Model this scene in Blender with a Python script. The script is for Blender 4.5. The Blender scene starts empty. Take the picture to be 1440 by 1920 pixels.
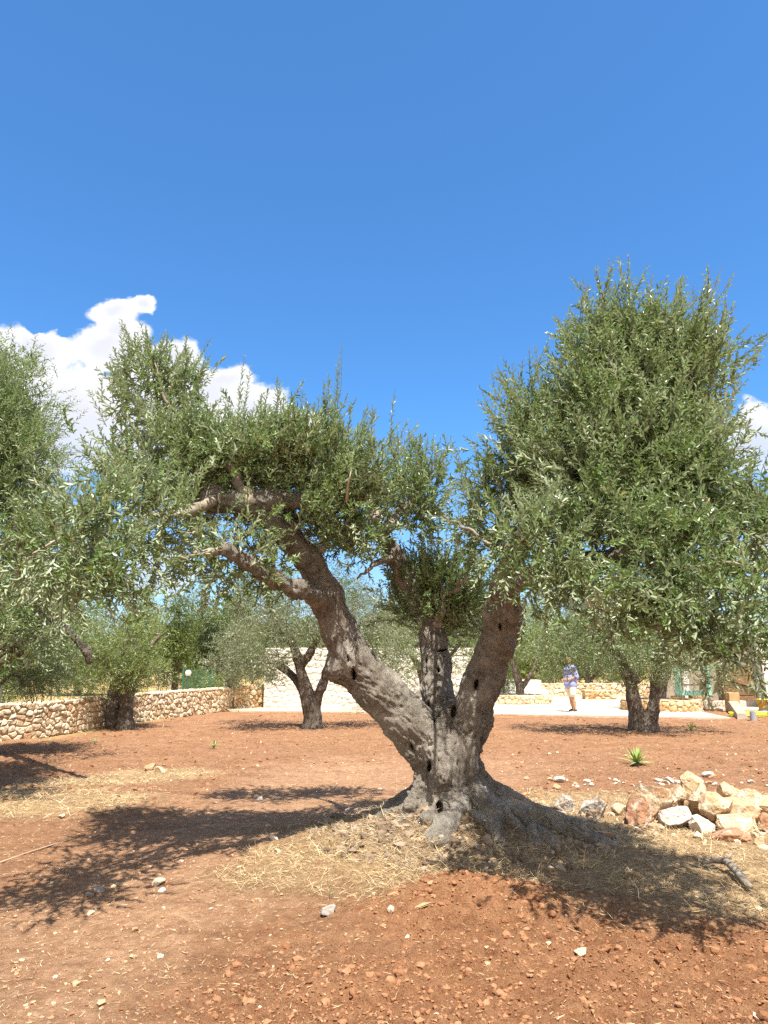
import bpy, math, time
import numpy as np
from mathutils import Vector
T0 = time.time()
S = bpy.context.scene
COL = S.collection
rng = np.random.default_rng(7)

# ------------------------------------------------------------------ camera geometry
F = 1331.0
PITCH = math.radians(11.96)
CAMZ = 1.6
SUN = np.array([0.13, -0.42, 1.0]); SUN /= np.linalg.norm(SUN)

def ray(x, y):
    u = (x - 720) / F; v = (960 - y) / F
    return np.array([u, math.cos(PITCH) - v * math.sin(PITCH), math.sin(PITCH) + v * math.cos(PITCH)])

def at(x, y, D):
    r = ray(x, y); s = D / r[1]
    return np.array([r[0] * s, D, CAMZ + r[2] * s])

def onground(x, y, z=0.0):
    r = ray(x, y); s = (z - CAMZ) / r[2]
    return np.array([r[0] * s, r[1] * s, z])

def mpp(D, z=1.6):
    return (D * math.cos(PITCH) + (z - CAMZ) * math.sin(PITCH)) / F

# ------------------------------------------------------------------ noise
def _hash(i, j, k, seed):
    h = (i.astype(np.int64) * 374761393 + j.astype(np.int64) * 668265263 + k.astype(np.int64) * 2147483647 + seed * 974634777) & 0xFFFFFFFF
    h = ((h ^ (h >> 13)) * 1274126177) & 0xFFFFFFFF
    h = ((h ^ (h >> 16)) * 2246822519) & 0xFFFFFFFF
    h = h ^ (h >> 15)
    return (h & 0xFFFFFF).astype(np.float32) / 8388608.0 - 1.0

def vnoise(P, seed=0):
    P = np.asarray(P, dtype=np.float64)
    I = np.floor(P).astype(np.int64); f = (P - I).astype(np.float32)
    f = f * f * (3 - 2 * f)
    i, j, k = I[:, 0], I[:, 1], I[:, 2]
    fx, fy, fz = f[:, 0], f[:, 1], f[:, 2]
    def L(a, b, t): return a + (b - a) * t
    x00 = L(_hash(i, j, k, seed), _hash(i + 1, j, k, seed), fx)
    x10 = L(_hash(i, j + 1, k, seed), _hash(i + 1, j + 1, k, seed), fx)
    x01 = L(_hash(i, j, k + 1, seed), _hash(i + 1, j, k + 1, seed), fx)
    x11 = L(_hash(i, j + 1, k + 1, seed), _hash(i + 1, j + 1, k + 1, seed), fx)
    return L(L(x00, x10, fy), L(x01, x11, fy), fz)

def vnoise2(X, Y, seed=0):
    i = np.floor(X).astype(np.int64); j = np.floor(Y).astype(np.int64)
    fx = (X - i).astype(np.float32); fy = (Y - j).astype(np.float32)
    fx = fx * fx * (3 - 2 * fx); fy = fy * fy * (3 - 2 * fy)
    k = np.zeros_like(i)
    a = _hash(i, j, k, seed); b = _hash(i + 1, j, k, seed); c = _hash(i, j + 1, k, seed); d = _hash(i + 1, j + 1, k, seed)
    return (a + (b - a) * fx) * (1 - fy) + (c + (d - c) * fx) * fy

def fbm2(X, Y, oct=4, seed=0, gain=0.5):
    s = 0; a = 1; n = 0
    for o in range(oct):
        s = s + a * vnoise2(X * 2.03 ** o + 13.7 * o, Y * 2.03 ** o - 7.1 * o, seed + o); n += a; a *= gain
    return s / n

def fbm3(P, oct=3, seed=0, gain=0.5):
    s = 0; a = 1; n = 0
    for o in range(oct):
        s = s + a * vnoise(P * 2.03 ** o + 5.3 * o, seed + o); n += a; a *= gain
    return s / n

def smooth(a, b, x):
    t = np.clip((x - a) / (b - a), 0, 1); return t * t * (3 - 2 * t)

def unit(v):
    v = np.asarray(v, dtype=float)
    return v / np.maximum(np.linalg.norm(v, axis=-1, keepdims=True), 1e-9)

# ------------------------------------------------------------------ mesh + object helpers
def mesh_np(name, V, faces, n=4, smooth_shade=False):
    """faces: (M,n) int array"""
    me = bpy.data.meshes.new(name)
    V = np.ascontiguousarray(V, dtype=np.float32); faces = np.ascontiguousarray(faces, dtype=np.int32)
    me.vertices.add(len(V)); me.vertices.foreach_set('co', V.ravel())
    M = len(faces)
    me.loops.add(M * n); me.loops.foreach_set('vertex_index', faces.ravel())
    me.polygons.add(M); me.polygons.foreach_set('loop_start', np.arange(0, M * n, n, dtype=np.int32))
    me.polygons.foreach_set('loop_total', np.full(M, n, dtype=np.int32))
    me.update(calc_edges=True)
    me.polygons.foreach_set('use_smooth', np.full(M, smooth_shade, dtype=bool))
    return me

def attr(me, name, typ, dom, data):
    a = me.attributes.new(name, typ, dom)
    key = {'FLOAT': 'value', 'FLOAT_VECTOR': 'vector', 'FLOAT_COLOR': 'color'}[typ]
    a.data.foreach_set(key, np.ascontiguousarray(data, dtype=np.float32).ravel())

def link(name, me, mat=None, parent=None):
    o = bpy.data.objects.new(name, me); COL.objects.link(o)
    if mat is not None:
        if me.materials: me.materials[0] = mat
        else: me.materials.append(mat)
    if parent is not None: o.parent = parent
    return o

def tag(o, label=None, cat=None, group=None, kind=None):
    if label: o['label'] = label
    if cat: o['category'] = cat
    if group: o['group'] = group
    if kind: o['kind'] = kind
    return o

def empty(name, loc=(0, 0, 0), label=None, cat=None, group=None):
    o = bpy.data.objects.new(name, None); COL.objects.link(o); o.location = loc
    o.empty_display_size = 0.2
    return tag(o, label, cat, group)

class MB:
    """collects boxes, tubes and quads into one mesh"""
    def __init__(s): s.v = []; s.f = []
    def add(s, V, Fc):
        b = len(s.v); s.v += [tuple(map(float, p)) for p in V]; s.f += [tuple(int(i) + b for i in q) for q in Fc]
    def box(s, c, size, rz=0, bev=0.0, tilt=0):
        hx, hy, hz = [k / 2 for k in size]
        c_, s_ = math.cos(rz), math.sin(rz); ct, st = math.cos(tilt), math.sin(tilt)
        b = min(bev, hx * .9, hy * .9, hz * .9)
        V = []
        lv = [(-hz, b), (-hz + b, 0), (hz - b, 0), (hz, b)] if b > 0 else [(-hz, 0), (hz, 0)]
        for z, i in lv:
            for x, y in ((-hx + i, -hy + i), (hx - i, -hy + i), (hx - i, hy - i), (-hx + i, hy - i)):
                yy, zz = y * ct - z * st, y * st + z * ct
                V.append((c[0] + x * c_ - yy * s_, c[1] + x * s_ + yy * c_, c[2] + zz))
        Fc = [(3, 2, 1, 0)]
        L = len(lv)
        for k in range(L - 1):
            for i in range(4):
                j = (i + 1) % 4
                Fc.append((k * 4 + i, k * 4 + j, k * 4 + 4 + j, k * 4 + 4 + i))
        o = (L - 1) * 4; Fc.append((o, o + 1, o + 2, o + 3))
        s.add(V, Fc)
    def tube(s, pts, radii, n=8, cap=True):
        pts = np.asarray(pts, float); m = len(pts)
        if np.isscalar(radii): radii = [radii] * m
        tang = unit(np.gradient(pts, axis=0)) if m > 2 else np.repeat(unit(pts[1:] - pts[:1]), 2, 0)
        up = np.array([0, 0, 1.0]) if abs(tang[0][2]) < .9 else np.array([1.0, 0, 0])
        V = []
        for k in range(m):
            a = unit(np.cross(tang[k], up)); b = np.cross(tang[k], a)
            for i in range(n):
                t = 2 * math.pi * i / n
                V.append(pts[k] + radii[k] * (math.cos(t) * a + math.sin(t) * b))
        Fc = [(k * n + i, k * n + (i + 1) % n, (k + 1) * n + (i + 1) % n, (k + 1) * n + i) for k in range(m - 1) for i in range(n)]
        if cap:
            Fc.append(tuple(range(n - 1, -1, -1))); Fc.append(tuple((m - 1) * n + i for i in range(n)))
        s.add(V, Fc)
    def lathe(s, c, prof, n=16):
        V = []
        for r, z in prof:
            for i in range(n):
                t = 2 * math.pi * i / n; V.append((c[0] + r * math.cos(t), c[1] + r * math.sin(t), c[2] + z))
        m = len(prof)
        Fc = [(k * n + i, k * n + (i + 1) % n, (k + 1) * n + (i + 1) % n, (k + 1) * n + i) for k in range(m - 1) for i in range(n)]
        Fc.append(tuple(range(n - 1, -1, -1))); Fc.append(tuple((m - 1) * n + i for i in range(n)))
        s.add(V, Fc)
    def build(s, name, mat, parent=None, sm=False):
        me = bpy.data.meshes.new(name); me.from_pydata(s.v, [], s.f); me.update()
        me.polygons.foreach_set('use_smooth', np.full(len(me.polygons), sm, dtype=bool))
        return link(name, me, mat, parent)

# ------------------------------------------------------------------ signed distance surfaces
def seg(P, a, b, ra, rb):
    ab = (b - a); t = np.clip((P - a) @ ab / max(float(ab @ ab), 1e-9), 0, 1)
    d = np.linalg.norm(P - a - t[:, None] * ab, axis=1)
    return d - (ra + (rb - ra) * t), t

def smin(a, b, k):
    h = np.clip(0.5 + 0.5 * (b - a) / k, 0, 1)
    return b + (a - b) * h - k * h * (1 - h)

def surface_nets(f, lo, hi, h, lip=1.3):
    lo = np.asarray(lo, float); hi = np.asarray(hi, float)
    B = 8
    nb = np.maximum(np.ceil((hi - lo) / (h * B)).astype(int), 1)
    n = nb * B + 1
    Fv = np.full(n, 1.0, dtype=np.float32)
    bc = np.stack(np.meshgrid(*[np.arange(k) for k in nb], indexing='ij'), -1).reshape(-1, 3)
    cen = lo + (bc + .5) * B * h
    fd = f(cen)
    rad = B * h * .5 * math.sqrt(3) * lip
    off = np.stack(np.meshgrid(*[np.arange(B + 1)] * 3, indexing='ij'), -1).reshape(-1, 3)
    for b in bc[fd < -rad]:
        Fv[b[0] * B:b[0] * B + B + 1, b[1] * B:b[1] * B + B + 1, b[2] * B:b[2] * B + B + 1] = -1
    act = bc[np.abs(fd) <= rad]
    for i in range(0, len(act), 300):
        blk = act[i:i + 300]
        idx = (blk[:, None, :] * B + off[None]).reshape(-1, 3)
        Fv[idx[:, 0], idx[:, 1], idx[:, 2]] = f(lo + idx * h)
    ins = Fv < 0
    c = np.zeros(n - 1, dtype=np.int8)
    for dx in (0, 1):
        for dy in (0, 1):
            for dz in (0, 1):
                c += ins[dx:n[0] - 1 + dx, dy:n[1] - 1 + dy, dz:n[2] - 1 + dz]
    cell = np.argwhere((c > 0) & (c < 8))
    idm = np.full(n - 1, -1, dtype=np.int64); idm[cell[:, 0], cell[:, 1], cell[:, 2]] = np.arange(len(cell))
    acc = np.zeros((len(cell), 3)); cnt = np.zeros(len(cell))
    cor = [np.array([x, y, z]) for x in (0, 1) for y in (0, 1) for z in (0, 1)]
    val = [Fv[cell[:, 0] + k[0], cell[:, 1] + k[1], cell[:, 2] + k[2]] for k in cor]
    for i in range(8):
        for j in range(i + 1, 8):
            if np.abs(cor[i] - cor[j]).sum() != 1: continue
            m = (val[i] < 0) != (val[j] < 0)
            t = np.where(m, val[i] / np.where(m, val[i] - val[j], 1), 0)[:, None]
            acc += np.where(m[:, None], cor[i] + t * (cor[j] - cor[i]), 0); cnt += m
    V = lo + (cell + acc / cnt[:, None]) * h
    quads = []
    for ax in range(3):
        a1, a2 = (ax + 1) % 3, (ax + 2) % 3
        sl0 = [slice(None)] * 3; sl1 = [slice(None)] * 3
        sl0[ax] = slice(0, n[ax] - 1); sl1[ax] = slice(1, n[ax])
        A = ins[tuple(sl0)]; Bm = ins[tuple(sl1)]
        e = np.argwhere(A != Bm)
        e = e[(e[:, a1] > 0) & (e[:, a2] > 0) & (e[:, a1] < n[a1] - 1) & (e[:, a2] < n[a2] - 1)]
        flip = A[e[:, 0], e[:, 1], e[:, 2]]
        def g(d1, d2):
            q = e.copy(); q[:, a1] -= d1; q[:, a2] -= d2
            return idm[q[:, 0], q[:, 1], q[:, 2]]
        q = np.stack([g(1, 1), g(0, 1), g(0, 0), g(1, 0)], 1)
        q = np.where(flip[:, None], q, q[:, ::-1])
        quads.append(q[(q >= 0).all(1)])
    return V, np.concatenate(quads)

def chains_field(chains, k=0.08, noise=((5, .018), (14, .007)), holes=(), knobs=(), seed=0, warp=None, rootfrom=999):
    segs = []; ks = []
    for ci, ch in enumerate(chains):
        ch = np.asarray(ch, float); s = 0
        for a, b in zip(ch[:-1], ch[1:]):
            L = np.linalg.norm(b[:3] - a[:3]); segs.append((a[:3], b[:3], a[3], b[3], s, s + L)); s += L
        ks += [k if ci < rootfrom else .028] * (len(ch) - 1)
    def f(P):
        d = None
        for (a, b, ra, rb, _, _), kq in zip(segs, ks):
            e, _t = seg(P, a, b, ra, rb)
            d = e if d is None else smin(d, e, kq)
        for c, r in knobs:
            d = smin(d, np.linalg.norm(P - c, axis=1) - r, .05)
        if warp is not None: d = d + warp(P)
        for fr, am in noise:
            d = d + am * fbm3(P * fr, 2, seed)
        for c, r, ax, inw in holes:
            q = P - c; q = q - .5 * (q @ ax)[:, None] * ax; e, _t = seg(q, np.zeros(3) - inw * .03, inw * .15, r, r * .75)
            d = np.maximum(d, -e)
        return d
    return f, segs

def bark_coords(V, segs):
    W = np.zeros(len(V)); Pp = np.zeros((len(V), 3)); Ss = np.zeros(len(V))
    for a, b, ra, rb, s0, s1 in segs:
        d, t = seg(V, a, b, ra, rb)
        w = np.exp(-np.clip(d, -.1, 1) / .035)
        e = V - (a + t[:, None] * (b - a))
        W += w; Pp += w[:, None] * e; Ss += w * (s0 + t * (s1 - s0))
    W = np.maximum(W, 1e-9)
    return Pp / W[:, None], Ss / W

def wood_mesh(name, chains, h, k=.08, mat=None, parent=None, pad=.15, shift=(0, 0, 0), ridge=0, **kw):
    f, segs = chains_field(chains, k, **kw)
    A = np.concatenate([np.asarray(c, float) for c in chains])
    lo = (A[:, :3] - A[:, 3:4]).min(0) - pad; hi = (A[:, :3] + A[:, 3:4]).max(0) + pad
    V, Q = surface_nets(f, lo, hi, h)
    p, s = bark_coords(V, segs)
    if ridge:
        me = mesh_np(name, V, Q, 4, True); nr = np.empty(len(V) * 3, dtype=np.float32); me.vertices.foreach_get('normal', nr); nr = nr.reshape(-1, 3); bpy.data.meshes.remove(me)
        q = p * 38 + (s * 6.0)[:, None] * np.array([.31, .52, .80]); q2 = p * 60 + (s * 20.0)[:, None] * np.array([.6, -.5, .62])
        rg = 1 - 2 * np.abs(fbm3(q, 3, 61, .55)); crack = -smooth(.80, .97, 1 - np.abs(fbm3(q * .7 + 9, 2, 67)))
        q3 = p * 13 + (s * 2.2)[:, None] * np.array([.5, .6, .62]); rg3 = 1 - 2 * np.abs(fbm3(q3, 2, 71))
        V = V + nr * (ridge * (.55 * rg3 - .2 + .55 * rg + .35 * vnoise(q2, 63) + .9 * crack * .6))[:, None]
    me = mesh_np(name, V - np.asarray(shift), Q, 4, True)
    attr(me, 'perp', 'FLOAT_VECTOR', 'POINT', p); attr(me, 'along', 'FLOAT', 'POINT', s)
    return link(name, me, mat, parent)

# ------------------------------------------------------------------ materials
def N(nt, typ, ins=None, **props):
    n = nt.nodes.new(typ)
    for k, v in props.items(): setattr(n, k, v)
    for k, v in (ins or {}).items():
        sock = n.inputs[k]
        if isinstance(v, bpy.types.NodeSocket): nt.links.new(v, sock)
        elif isinstance(v, bpy.types.Node): nt.links.new(v.outputs[0], sock)
        else: sock.default_value = v
    return n

def M(nt, op, a, b=0.0, c=None, clamp=False):
    ins = {0: a, 1: b}
    if c is not None: ins[2] = c
    return N(nt, 'ShaderNodeMath', ins, operation=op, use_clamp=clamp).outputs[0]

def MIX(nt, fac, a, b, blend='MIX'):
    n = N(nt, 'ShaderNodeMix', data_type='RGBA', blend_type=blend)
    for k, v in ((0, fac), (6, a), (7, b)):
        if isinstance(v, bpy.types.NodeSocket): nt.links.new(v, n.inputs[k])
        else: n.inputs[k].default_value = v if k == 0 else (*v[:3], 1)
    return n.outputs[2]

def RAMP(nt, fac, stops, interp='LINEAR'):
    n = N(nt, 'ShaderNodeValToRGB', {0: fac}); cr = n.color_ramp; cr.interpolation = interp
    while len(cr.elements) < len(stops): cr.elements.new(0.5)
    for e, (p, c) in zip(cr.elements, stops):
        e.position = p; e.color = (*c, 1) if len(c) == 3 else c
    return n.outputs[0]

def NOISE(nt, vec, scale, detail=4, rough=.55, dist=0, dims='3D', w=None):
    ins = {'Vector': vec, 'Scale': scale, 'Detail': detail, 'Roughness': rough, 'Distortion': dist}
    n = N(nt, 'ShaderNodeTexNoise', None, noise_dimensions=dims)
    for k, v in ins.items():
        if isinstance(v, bpy.types.NodeSocket): nt.links.new(v, n.inputs[k])
        else: n.inputs[k].default_value = v
    if w is not None: nt.links.new(w, n.inputs['W'])
    return n.outputs[0]

def ATTR(nt, name): return N(nt, 'ShaderNodeAttribute', attribute_name=name)

def newmat(name):
    m = bpy.data.materials.new(name); m.use_nodes = True
    nt = m.node_tree; b = nt.nodes['Principled BSDF']
    b.inputs['Roughness'].default_value = .8
    b.inputs['Specular IOR Level'].default_value = .25
    return m, nt, b

def setin(nt, node, k, v):
    if isinstance(v, bpy.types.NodeSocket): nt.links.new(v, node.inputs[k])
    else: node.inputs[k].default_value = v

def bump(nt, b, h, strength=.6, dist=.02):
    n = N(nt, 'ShaderNodeBump', {'Height': h, 'Strength': strength, 'Distance': dist}); nt.links.new(n.outputs[0], b.inputs['Normal'])

def bark_mat(name, dark, mid, light, scale=1.0):
    m, nt, b = newmat(name)
    p = ATTR(nt, 'perp').outputs['Vector']; s = ATTR(nt, 'along').outputs['Fac']
    w = M(nt, 'MULTIPLY', s, .42 * 9 * scale)
    # stretch along the limb: 4D noise, W = arc length
    fine = NOISE(nt, p, 52 * scale, 4, .65, .3, '4D', M(nt, 'MULTIPLY', s, 10 * scale))
    v = N(nt, 'ShaderNodeTexVoronoi', {'Vector': p, 'Scale': 46 * scale, 'Randomness': 1.0}, voronoi_dimensions='4D', feature='F1')
    nt.links.new(M(nt, 'ADD', M(nt, 'MULTIPLY', s, 13 * scale), M(nt, 'MULTIPLY', fine, .8)), v.inputs['W'])
    vd = v.outputs['Distance']
    big = NOISE(nt, p, 5 * scale, 3, .6, .4, '4D', M(nt, 'MULTIPLY', s, 3))
    tc = N(nt, 'ShaderNodeTexCoord').outputs['Object']
    grit = NOISE(nt, tc, 90 * scale, 2, .6)
    hgt = M(nt, 'ADD', M(nt, 'MULTIPLY', M(nt, 'SUBTRACT', 1.0, vd), .7), M(nt, 'ADD', M(nt, 'MULTIPLY', fine, .7), M(nt, 'MULTIPLY', grit, .22)))
    c = RAMP(nt, M(nt, 'ADD', M(nt, 'MULTIPLY', hgt, .62), M(nt, 'MULTIPLY', big, .35)), [(.44, dark), (.66, mid), (.90, light)])
    fz = N(nt, 'ShaderNodeTexVoronoi', {'Vector': p, 'Scale': 17 * scale, 'Randomness': 1.0}, voronoi_dimensions='4D', feature='DISTANCE_TO_EDGE')
    nt.links.new(M(nt, 'ADD', M(nt, 'MULTIPLY', s, 4.2 * scale), M(nt, 'MULTIPLY', fine, 1.1)), fz.inputs['W'])
    fis = N(nt, 'ShaderNodeMapRange', {0: M(nt, 'ADD', fz.outputs['Distance'], M(nt, 'MULTIPLY', M(nt, 'SUBTRACT', big, .5), .10)), 1: .0, 2: .06, 3: 0.25, 4: 1.0}).outputs[0]
    hgt = M(nt, 'ADD', hgt, M(nt, 'MULTIPLY', M(nt, 'SUBTRACT', fis, .75), .7))
    c = MIX(nt, fis, tuple(k * 1.5 for k in dark), c)
    patch = RAMP(nt, NOISE(nt, tc, 3.2, 4, .65), [(.5, (0, 0, 0)), (.72, (1, 1, 1))])
    c = MIX(nt, M(nt, 'MULTIPLY', patch, .5), c, tuple(min(1, k * 1.25 + .02) for k in light))
    nt.links.new(c, b.inputs['Base Color']); b.inputs['Roughness'].default_value = .92
    b.inputs['Specular IOR Level'].default_value = .12
    bump(nt, b, hgt, .95, .022 / scale)
    return m

def leaf_mat(name, top_a, top_b, under, yellow=(.30, .24, .05)):
    m, nt, b = newmat(name)
    r = ATTR(nt, 'rnd').outputs['Fac']
    c = RAMP(nt, r, [(0, top_a), (.55, tuple((x + y) / 2 for x, y in zip(top_a, top_b))), (.93, top_b), (.975, yellow), (1, yellow)])
    bf = N(nt, 'ShaderNodeNewGeometry').outputs['Backfacing']
    c = MIX(nt, bf, c, MIX(nt, .75, c, under))
    nt.links.new(c, b.inputs['Base Color']); b.inputs['Roughness'].default_value = .38
    b.inputs['Specular IOR Level'].default_value = .5
    tr = N(nt, 'ShaderNodeBsdfTranslucent', {'Color': MIX(nt, .5, c, (.27, .37, .06))})
    mx = N(nt, 'ShaderNodeMixShader', {0: .28, 1: b.outputs[0], 2: tr.outputs[0]})
    nt.links.new(mx.outputs[0], nt.nodes['Material Output'].inputs[0])
    return m

def plain(name, col, rough=.7, var=.15, scale=8, bumps=0.0, spec=.3, col2=None):
    m, nt, b = newmat(name)
    tc = N(nt, 'ShaderNodeTexCoord').outputs['Object']
    n = NOISE(nt, tc, scale, 5, .6)
    c2 = col2 or tuple(k * (1 - 2 * var) for k in col)
    c = RAMP(nt, n, [(.3, c2), (.7, col)])
    nt.links.new(c, b.inputs['Base Color']); b.inputs['Roughness'].default_value = rough; b.inputs['Specular IOR Level'].default_value = spec
    if bumps: bump(nt, b, NOISE(nt, tc, scale * 4, 4, .6), bumps, .01)
    return m

def stone_mat(name, cols, attr_name='cell', bumps=.5, scale=9, jm=.55):
    m, nt, b = newmat(name)
    tc = N(nt, 'ShaderNodeTexCoord').outputs['Object']
    r = ATTR(nt, attr_name).outputs['Fac']
    n = NOISE(nt, tc, scale, 5, .65)
    c = RAMP(nt, M(nt, 'ADD', M(nt, 'MULTIPLY', r, .75), M(nt, 'MULTIPLY', n, .35)), cols)
    jt = ATTR(nt, 'joint').outputs['Fac']
    c = MIX(nt, M(nt, 'MULTIPLY', jt, jm), c, tuple(k * .55 for k in cols[0][1]))
    nt.links.new(c, b.inputs['Base Color']); b.inputs['Roughness'].default_value = .9; b.inputs['Specular IOR Level'].default_value = .15
    bump(nt, b, NOISE(nt, tc, scale * 3, 5, .65), bumps, .03)
    return m

def rock_mat(name, base, stain, white, thr=.5, bd=.022):
    m, nt, b = newmat(name)
    tc = N(nt, 'ShaderNodeTexCoord').outputs['Object']
    oi = N(nt, 'ShaderNodeObjectInfo').outputs['Random']
    vec = N(nt, 'ShaderNodeVectorMath', {0: tc}, operation='ADD')
    cmb = N(nt, 'ShaderNodeCombineXYZ', {0: M(nt, 'MULTIPLY', oi, 37.0), 1: M(nt, 'MULTIPLY', oi, 91.0), 2: 0.0})
    nt.links.new(cmb.outputs[0], vec.inputs[1]); vec = vec.outputs[0]
    n1 = NOISE(nt, vec, 5.5, 6, .62, .6); n2 = NOISE(nt, vec, 9, 5, .6, .3); n3 = NOISE(nt, vec, 40, 4, .6)
    c = MIX(nt, RAMP(nt, n1, [(thr - .08, (0, 0, 0)), (thr + .12, (1, 1, 1))]), base, stain)
    c = MIX(nt, RAMP(nt, n2, [(.52, (0, 0, 0)), (.66, (1, 1, 1))]), c, white)
    c = MIX(nt, RAMP(nt, n3, [(.3, (.55, .55, .55)), (.6, (1, 1, 1))]), (.16, .10, .06), c)
    nt.links.new(c, b.inputs['Base Color']); b.inputs['Roughness'].default_value = .88; b.inputs['Specular IOR Level'].default_value = .15
    bump(nt, b, M(nt, 'ADD', NOISE(nt, vec, 14, 6, .7), M(nt, 'MULTIPLY', n3, .3)), 0.9, bd)
    return m

BARK = bark_mat('olive_bark', (.13, .105, .08), (.52, .455, .365), (.74, .68, .585))
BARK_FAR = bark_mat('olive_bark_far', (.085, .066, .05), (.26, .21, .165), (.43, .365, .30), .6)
BRANCH = plain('branch_bark', (.40, .335, .26), .9, .3, 25, .6, .1)
TWIG = plain('twig_bark', (.20, .19, .11), .85, .2, 30, 0, .1)
LEAF = leaf_mat('olive_leaf', (.092, .156, .042), (.252, .342, .132), (.42, .48, .305))
LEAF2 = leaf_mat('olive_leaf_distant', (.086, .140, .040), (.215, .288, .108), (.36, .42, .25))
LEAF_LIGHT = leaf_mat('olive_leaf_light', (.115, .165, .034), (.22, .27, .075), (.32, .36, .18))
LEAF_GREY = leaf_mat('olive_leaf_grey', (.10, .125, .055), (.20, .225, .115), (.32, .34, .23))
LEAF_PINE = leaf_mat('pine_leaf', (.060, .095, .018), (.15, .19, .040), (.15, .18, .05), (.20, .19, .06))
LEAF_DARK = leaf_mat('dark_leaf', (.012, .022, .008), (.035, .055, .016), (.05, .07, .03), (.06, .08, .03))
LEAF_DEAD = leaf_mat('dead_leaf', (.16, .075, .035), (.28, .15, .08), (.30, .18, .11), (.30, .18, .09))

# ------------------------------------------------------------------ ground
TREE = np.array([0.60, 6.62])
def ell_mask(X, Y, cx, cy, rx, ry, rot=0, edge=.35):
    c, s = math.cos(rot), math.sin(rot)
    dx, dy = X - cx, Y - cy
    d = np.sqrt(((dx * c + dy * s) / rx) ** 2 + ((-dx * s + dy * c) / ry) ** 2)
    return 1 - smooth(1 - edge, 1 + edge, d)

def gmask(pxs, X, Y):
    m = 0
    for (x, y, rx, ry, rot) in pxs:
        g = onground(x, y); m = np.maximum(m, ell_mask(X, Y, g[0], g[1], rx, ry, rot))
    return m

def zones(X, Y):
    wx = X + .45 * fbm2(X * 1.3, Y * 1.3, 4, 3) ; wy = Y + .45 * fbm2(X * 1.3, Y * 1.3, 4, 9)
    tilled = np.maximum.reduce([ell_mask(wx, wy, 1.3, 3.75, 2.1, 1.0, .02), ell_mask(wx, wy, .55, 4.9, .62, .42), ell_mask(wx, wy, 3.0, 4.0, 1.6, .75, .2)])
    straw = np.maximum.reduce([ell_mask(wx, wy, .7, 6.3, 1.5, 1.25), ell_mask(wx, wy, 2.6, 6.2, 2.4, 1.5, -.1), ell_mask(wx, wy, 3.2, 8.4, 3.0, 1.0, .05),
                               ell_mask(wx, wy, -4.6, 8.6, 1.9, .95, .2), ell_mask(wx, wy, -3.6, 10.6, 1.2, .5, .5), ell_mask(wx, wy, -.6, 5.9, .7, .6) * .7])
    straw = straw * (1 - .95 * tilled)
    # trodden path curving past the left of the tree and behind it
    t = wx + .055 * (wy - 4) ** 2 - .0
    pathx = -2.2 + .42 * (wy - 4) - .012 * (wy - 4) ** 2
    path = 1 - smooth(.75, 1.7, np.abs(wx - pathx) / (1 + .12 * np.clip(wy - 6, 0, 6)))
    path = path * (1 - smooth(11.0, 14.0, wy)) * (1 - tilled) * (1 - .8 * straw)
    dry = smooth(0, 1.0, (-wx - 5.9 + (wy - 24) * .0 - .0) * 1.0 - np.maximum(0, (22 - wy)) * .13) * smooth(15, 17, wy)
    far = smooth(46, 52, wy)
    dry = np.maximum(dry, far)
    return tilled, straw, path, dry

def height(X, Y, fine=True):
    R = np.hypot(X - TREE[0], (Y - TREE[1]) * .95)
    h = .60 * np.exp(-(np.sqrt(R * R + .04)) / .80) * np.exp(-(R / 3.0) ** 2) + .05 * np.exp(-(R / 2.0) ** 2)
    h = h + .13 * np.exp(-(((X - .55) / .62) ** 2 + ((Y - 4.95) / .30) ** 2))
    h = h + .05 * np.exp(-(((X + 4.6) / 1.8) ** 2 + ((Y - 8.6) / .9) ** 2))
    if fine:
        near = 1 - smooth(16, 40, Y)
        tilled, straw, path, dry = zones(X, Y)
        flat = np.maximum(0, 1 - .75 * path)
        h = h + near * (.030 * fbm2(X * 1.1, Y * 1.1, 3, 21) * flat + .016 * fbm2(X * 4.5, Y * 4.5, 4, 33) * flat)
        rid = 1 - np.abs(fbm2(X * 7, Y * 7, 5, 51, .72)) * 2
        h = h + near * .034 * tilled * (rid - .4) + near * .034 * tilled * np.clip(fbm2(X * 11, Y * 11, 3, 71), 0, 1)
        h = h + near * .014 * fbm2(X * 19, Y * 19, 3, 91) * (1 - .6 * path)
        redfar = smooth(9.5, 12, Y) * (1 - dry)
        h = h + .034 * redfar * (1 - smooth(20, 30, Y)) * fbm2(X * 6, Y * 3.0, 3, 101)
    return h

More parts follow.
